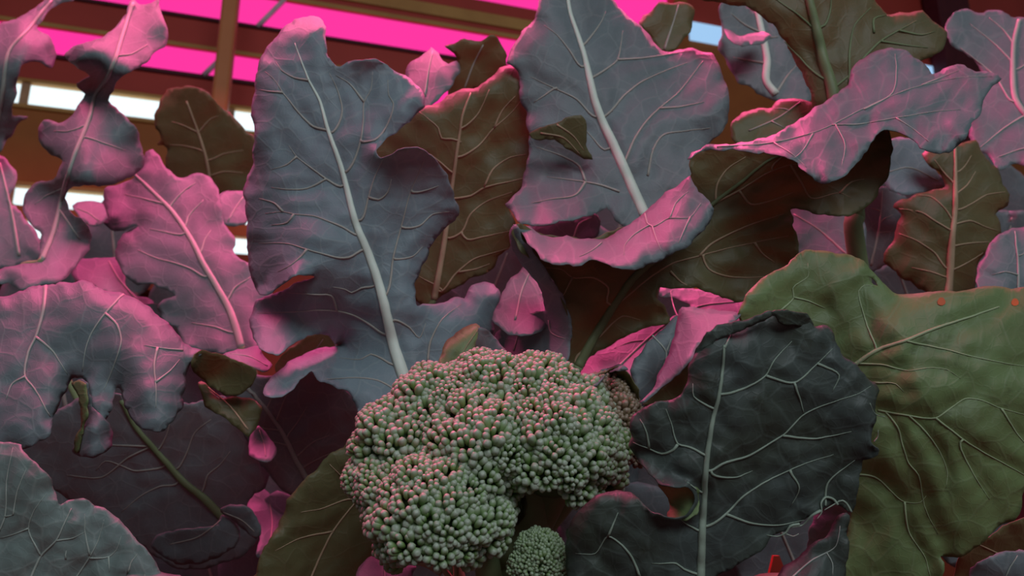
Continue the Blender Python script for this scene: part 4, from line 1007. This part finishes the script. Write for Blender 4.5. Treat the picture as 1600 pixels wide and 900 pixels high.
# the 300 buds that show largest are objects of their own
bp_ = np.array([b[0] for b in buds]); rel = bp_ - CAMP
dep = rel @ FWD; px_ = 800 + rel @ RIGHT / dep * FPX; py_ = 450 - rel @ UP / dep * FPX
facing = np.array([-(b[1][:, 2] @ (r_ / np.linalg.norm(r_))) for b, r_ in zip(buds, rel)])
score = np.array([b[2] for b in buds]) / dep * np.where(facing > .15, 1, 0) * np.where((py_ < 880) & (dep < .365), 1, .75)
order = np.argsort(-score)
single = set(order[:300].tolist())
bme = bpy.data.meshes.new('bud'); bme.from_pydata([tuple(v) for v in BV], [], [tuple(f) for f in BF]); bme.materials.append(M['bud'])
bme.polygons.foreach_set('use_smooth', np.ones(len(bme.polygons), dtype=bool))
a = bme.attributes.new('tip', 'FLOAT', 'POINT'); a.data.foreach_set('value', BT.astype(np.float32))
for i in order[:300]:
    b, fr, rad, el, tg = buds[i]
    o = bpy.data.objects.new('bud', bme); COL.objects.link(o); o.parent = head
    m4 = np.eye(4); m4[:3, :3] = fr @ np.diag([rad, rad, rad * el]); m4[:3, 3] = b - fbase
    o.matrix_basis = Matrix(m4.tolist())
join_buds('bud_mass', [b for i, b in enumerate(buds) if i not in single], M['bud'], head, fbase)
# browned floret at the side
lobes_b = [(950, 655, 42, .400, 0), (975, 690, 32, .405, 0), (940, 625, 30, .405, 0)]
C2, buds2 = make_buds(lobes_b, 26, 8.0, .40, 5)
V, F = core_mesh(C2, fbase)
fl = mesh_obj('floret', V, F, M['core'], fe); fl['label'] = 'brownish floret at the side of the broccoli head'
join_buds('bud_mass', buds2, M['budb'], fl, fbase)
# young side shoot
lobes_s = [(843, 870, 34, .352, 0), (828, 884, 25, .350, 0), (858, 886, 24, .352, 0), (846, 854, 20, .356, 0)]
C3, buds3 = make_buds(lobes_s, 17, 6.2, .352, 6)
V, F = core_mesh(C3, fbase)
ss = mesh_obj('side_shoot', V, F, M['core'], fe); ss['label'] = 'small round young broccoli shoot below the head'
join_buds('bud_mass', buds3, M['bud2'], ss, fbase)


def stalk(pts, r0, r1, mat, name='stalk', parent=None):
    c = catmull_3d(pts, 18)
    V, F = tube_geo(c - fbase, np.tile([0.05, -1.0, 0.1], (len(c), 1)), np.linspace(r0, r1, len(c)), 1, 14, 0)
    return mesh_obj(name, V, F, mat, parent or fe)


S0 = fbase + (ftop - fbase) * .9
stalk([P(790, 720, .395), P(800, 780, .40), P(805, 850, .405), S0], .026, .018, M['stalk'])
for (x, y, d_, r0) in ((690, 760, .372, .014), (870, 730, .385, .013), (640, 740, .385, .010), (920, 720, .392, .010), (745, 790, .370, .012), (830, 740, .382, .008)):
    stalk([P(x, y, d_), P((x * 2 + 800) / 3, y + 50, d_ + .012), P(803, 870, .405)], r0, r0 * .9, M['stalk'], 'branch', head)
stalk([P(842, 875, .358), P(838, 920, .375), S0 + np.array([0.01, 0, -.03])], .008, .008, M['stem'], 'branch', ss)
stalk([P(772, 800, .366), P(760, 850, .368), P(765, 905, .372), P(780, 960, .40)], .0050, .0075, M['stem'], 'branch', head)
leaf('front', '805,770 818,775 824,790 822,805 812,815 803,820 808,800', .375, 'olive', 'v_green', ctrl='806,772,4 822,795,-4 806,818,4', mid='812,776 816,795 808,815', mw=(1, 1.5), petiole=False, ew=8, ruffle=0, bumps=.2, res=5, label='tiny bract on the stalk under the broccoli head')
for a_ in ('680,872 690,885 705,905', '650,878 668,883 690,896', '705,868 712,885 712,910'):
    q = [P(t[0], t[1], .395) for t in pts_of(a_)]
    stalk(q, .0014, .0016, M['v_tan'], 'twig', head)

# orange specks on the wide green leaf's rim
M['speck'] = plain_mat('speck_orange', (0.55, 0.14, 0.04), 0.6)
for (x, y, r_) in ((1471, 471, 6.5), (1586, 472, 6.0)):
    t = np.linspace(0, 2 * math.pi, 10, endpoint=False)
    X = np.concatenate([[x], x + r_ * np.cos(t) * (1 + .12 * np.sin(3 * t))]); Y = np.concatenate([[y], y + r_ * np.sin(t)])
    q = P(X, Y, sh23.depth(X, Y) - 0.0007) - PLANTS['right'][1]
    mesh_obj('orange_speck', q, [(0, i + 1, (i + 1) % 10 + 1)[::-1] for i in range(10)], M['speck'], lo23)
# upright strip glimpsed under the torn leaf edge
q0 = P(1212, 868, .52)
st = []
for k, (w, z) in enumerate(((.012, 0.0), (.012, q0[2] - .03), (.002, q0[2]))):
    for sx, sy in ((-1, -1), (1, -1), (1, 1), (-1, 1)):
        st.append((q0[0] + sx * w, q0[1] + sy * .002, z))
F = [(3, 2, 1, 0), (8, 9, 10, 11)] + [(a_ * 4 + i, a_ * 4 + (i + 1) % 4, a_ * 4 + 4 + (i + 1) % 4, a_ * 4 + 4 + i) for a_ in (0, 1) for i in range(4)]
M['stake'] = plain_mat('stake_red', (0.50, 0.06, 0.03), 0.5)
tag(mesh_obj('plant_stake', st, F, M['stake'], smooth=False), 'pointed red strip standing in the shade below the torn dark leaf', 'stake')
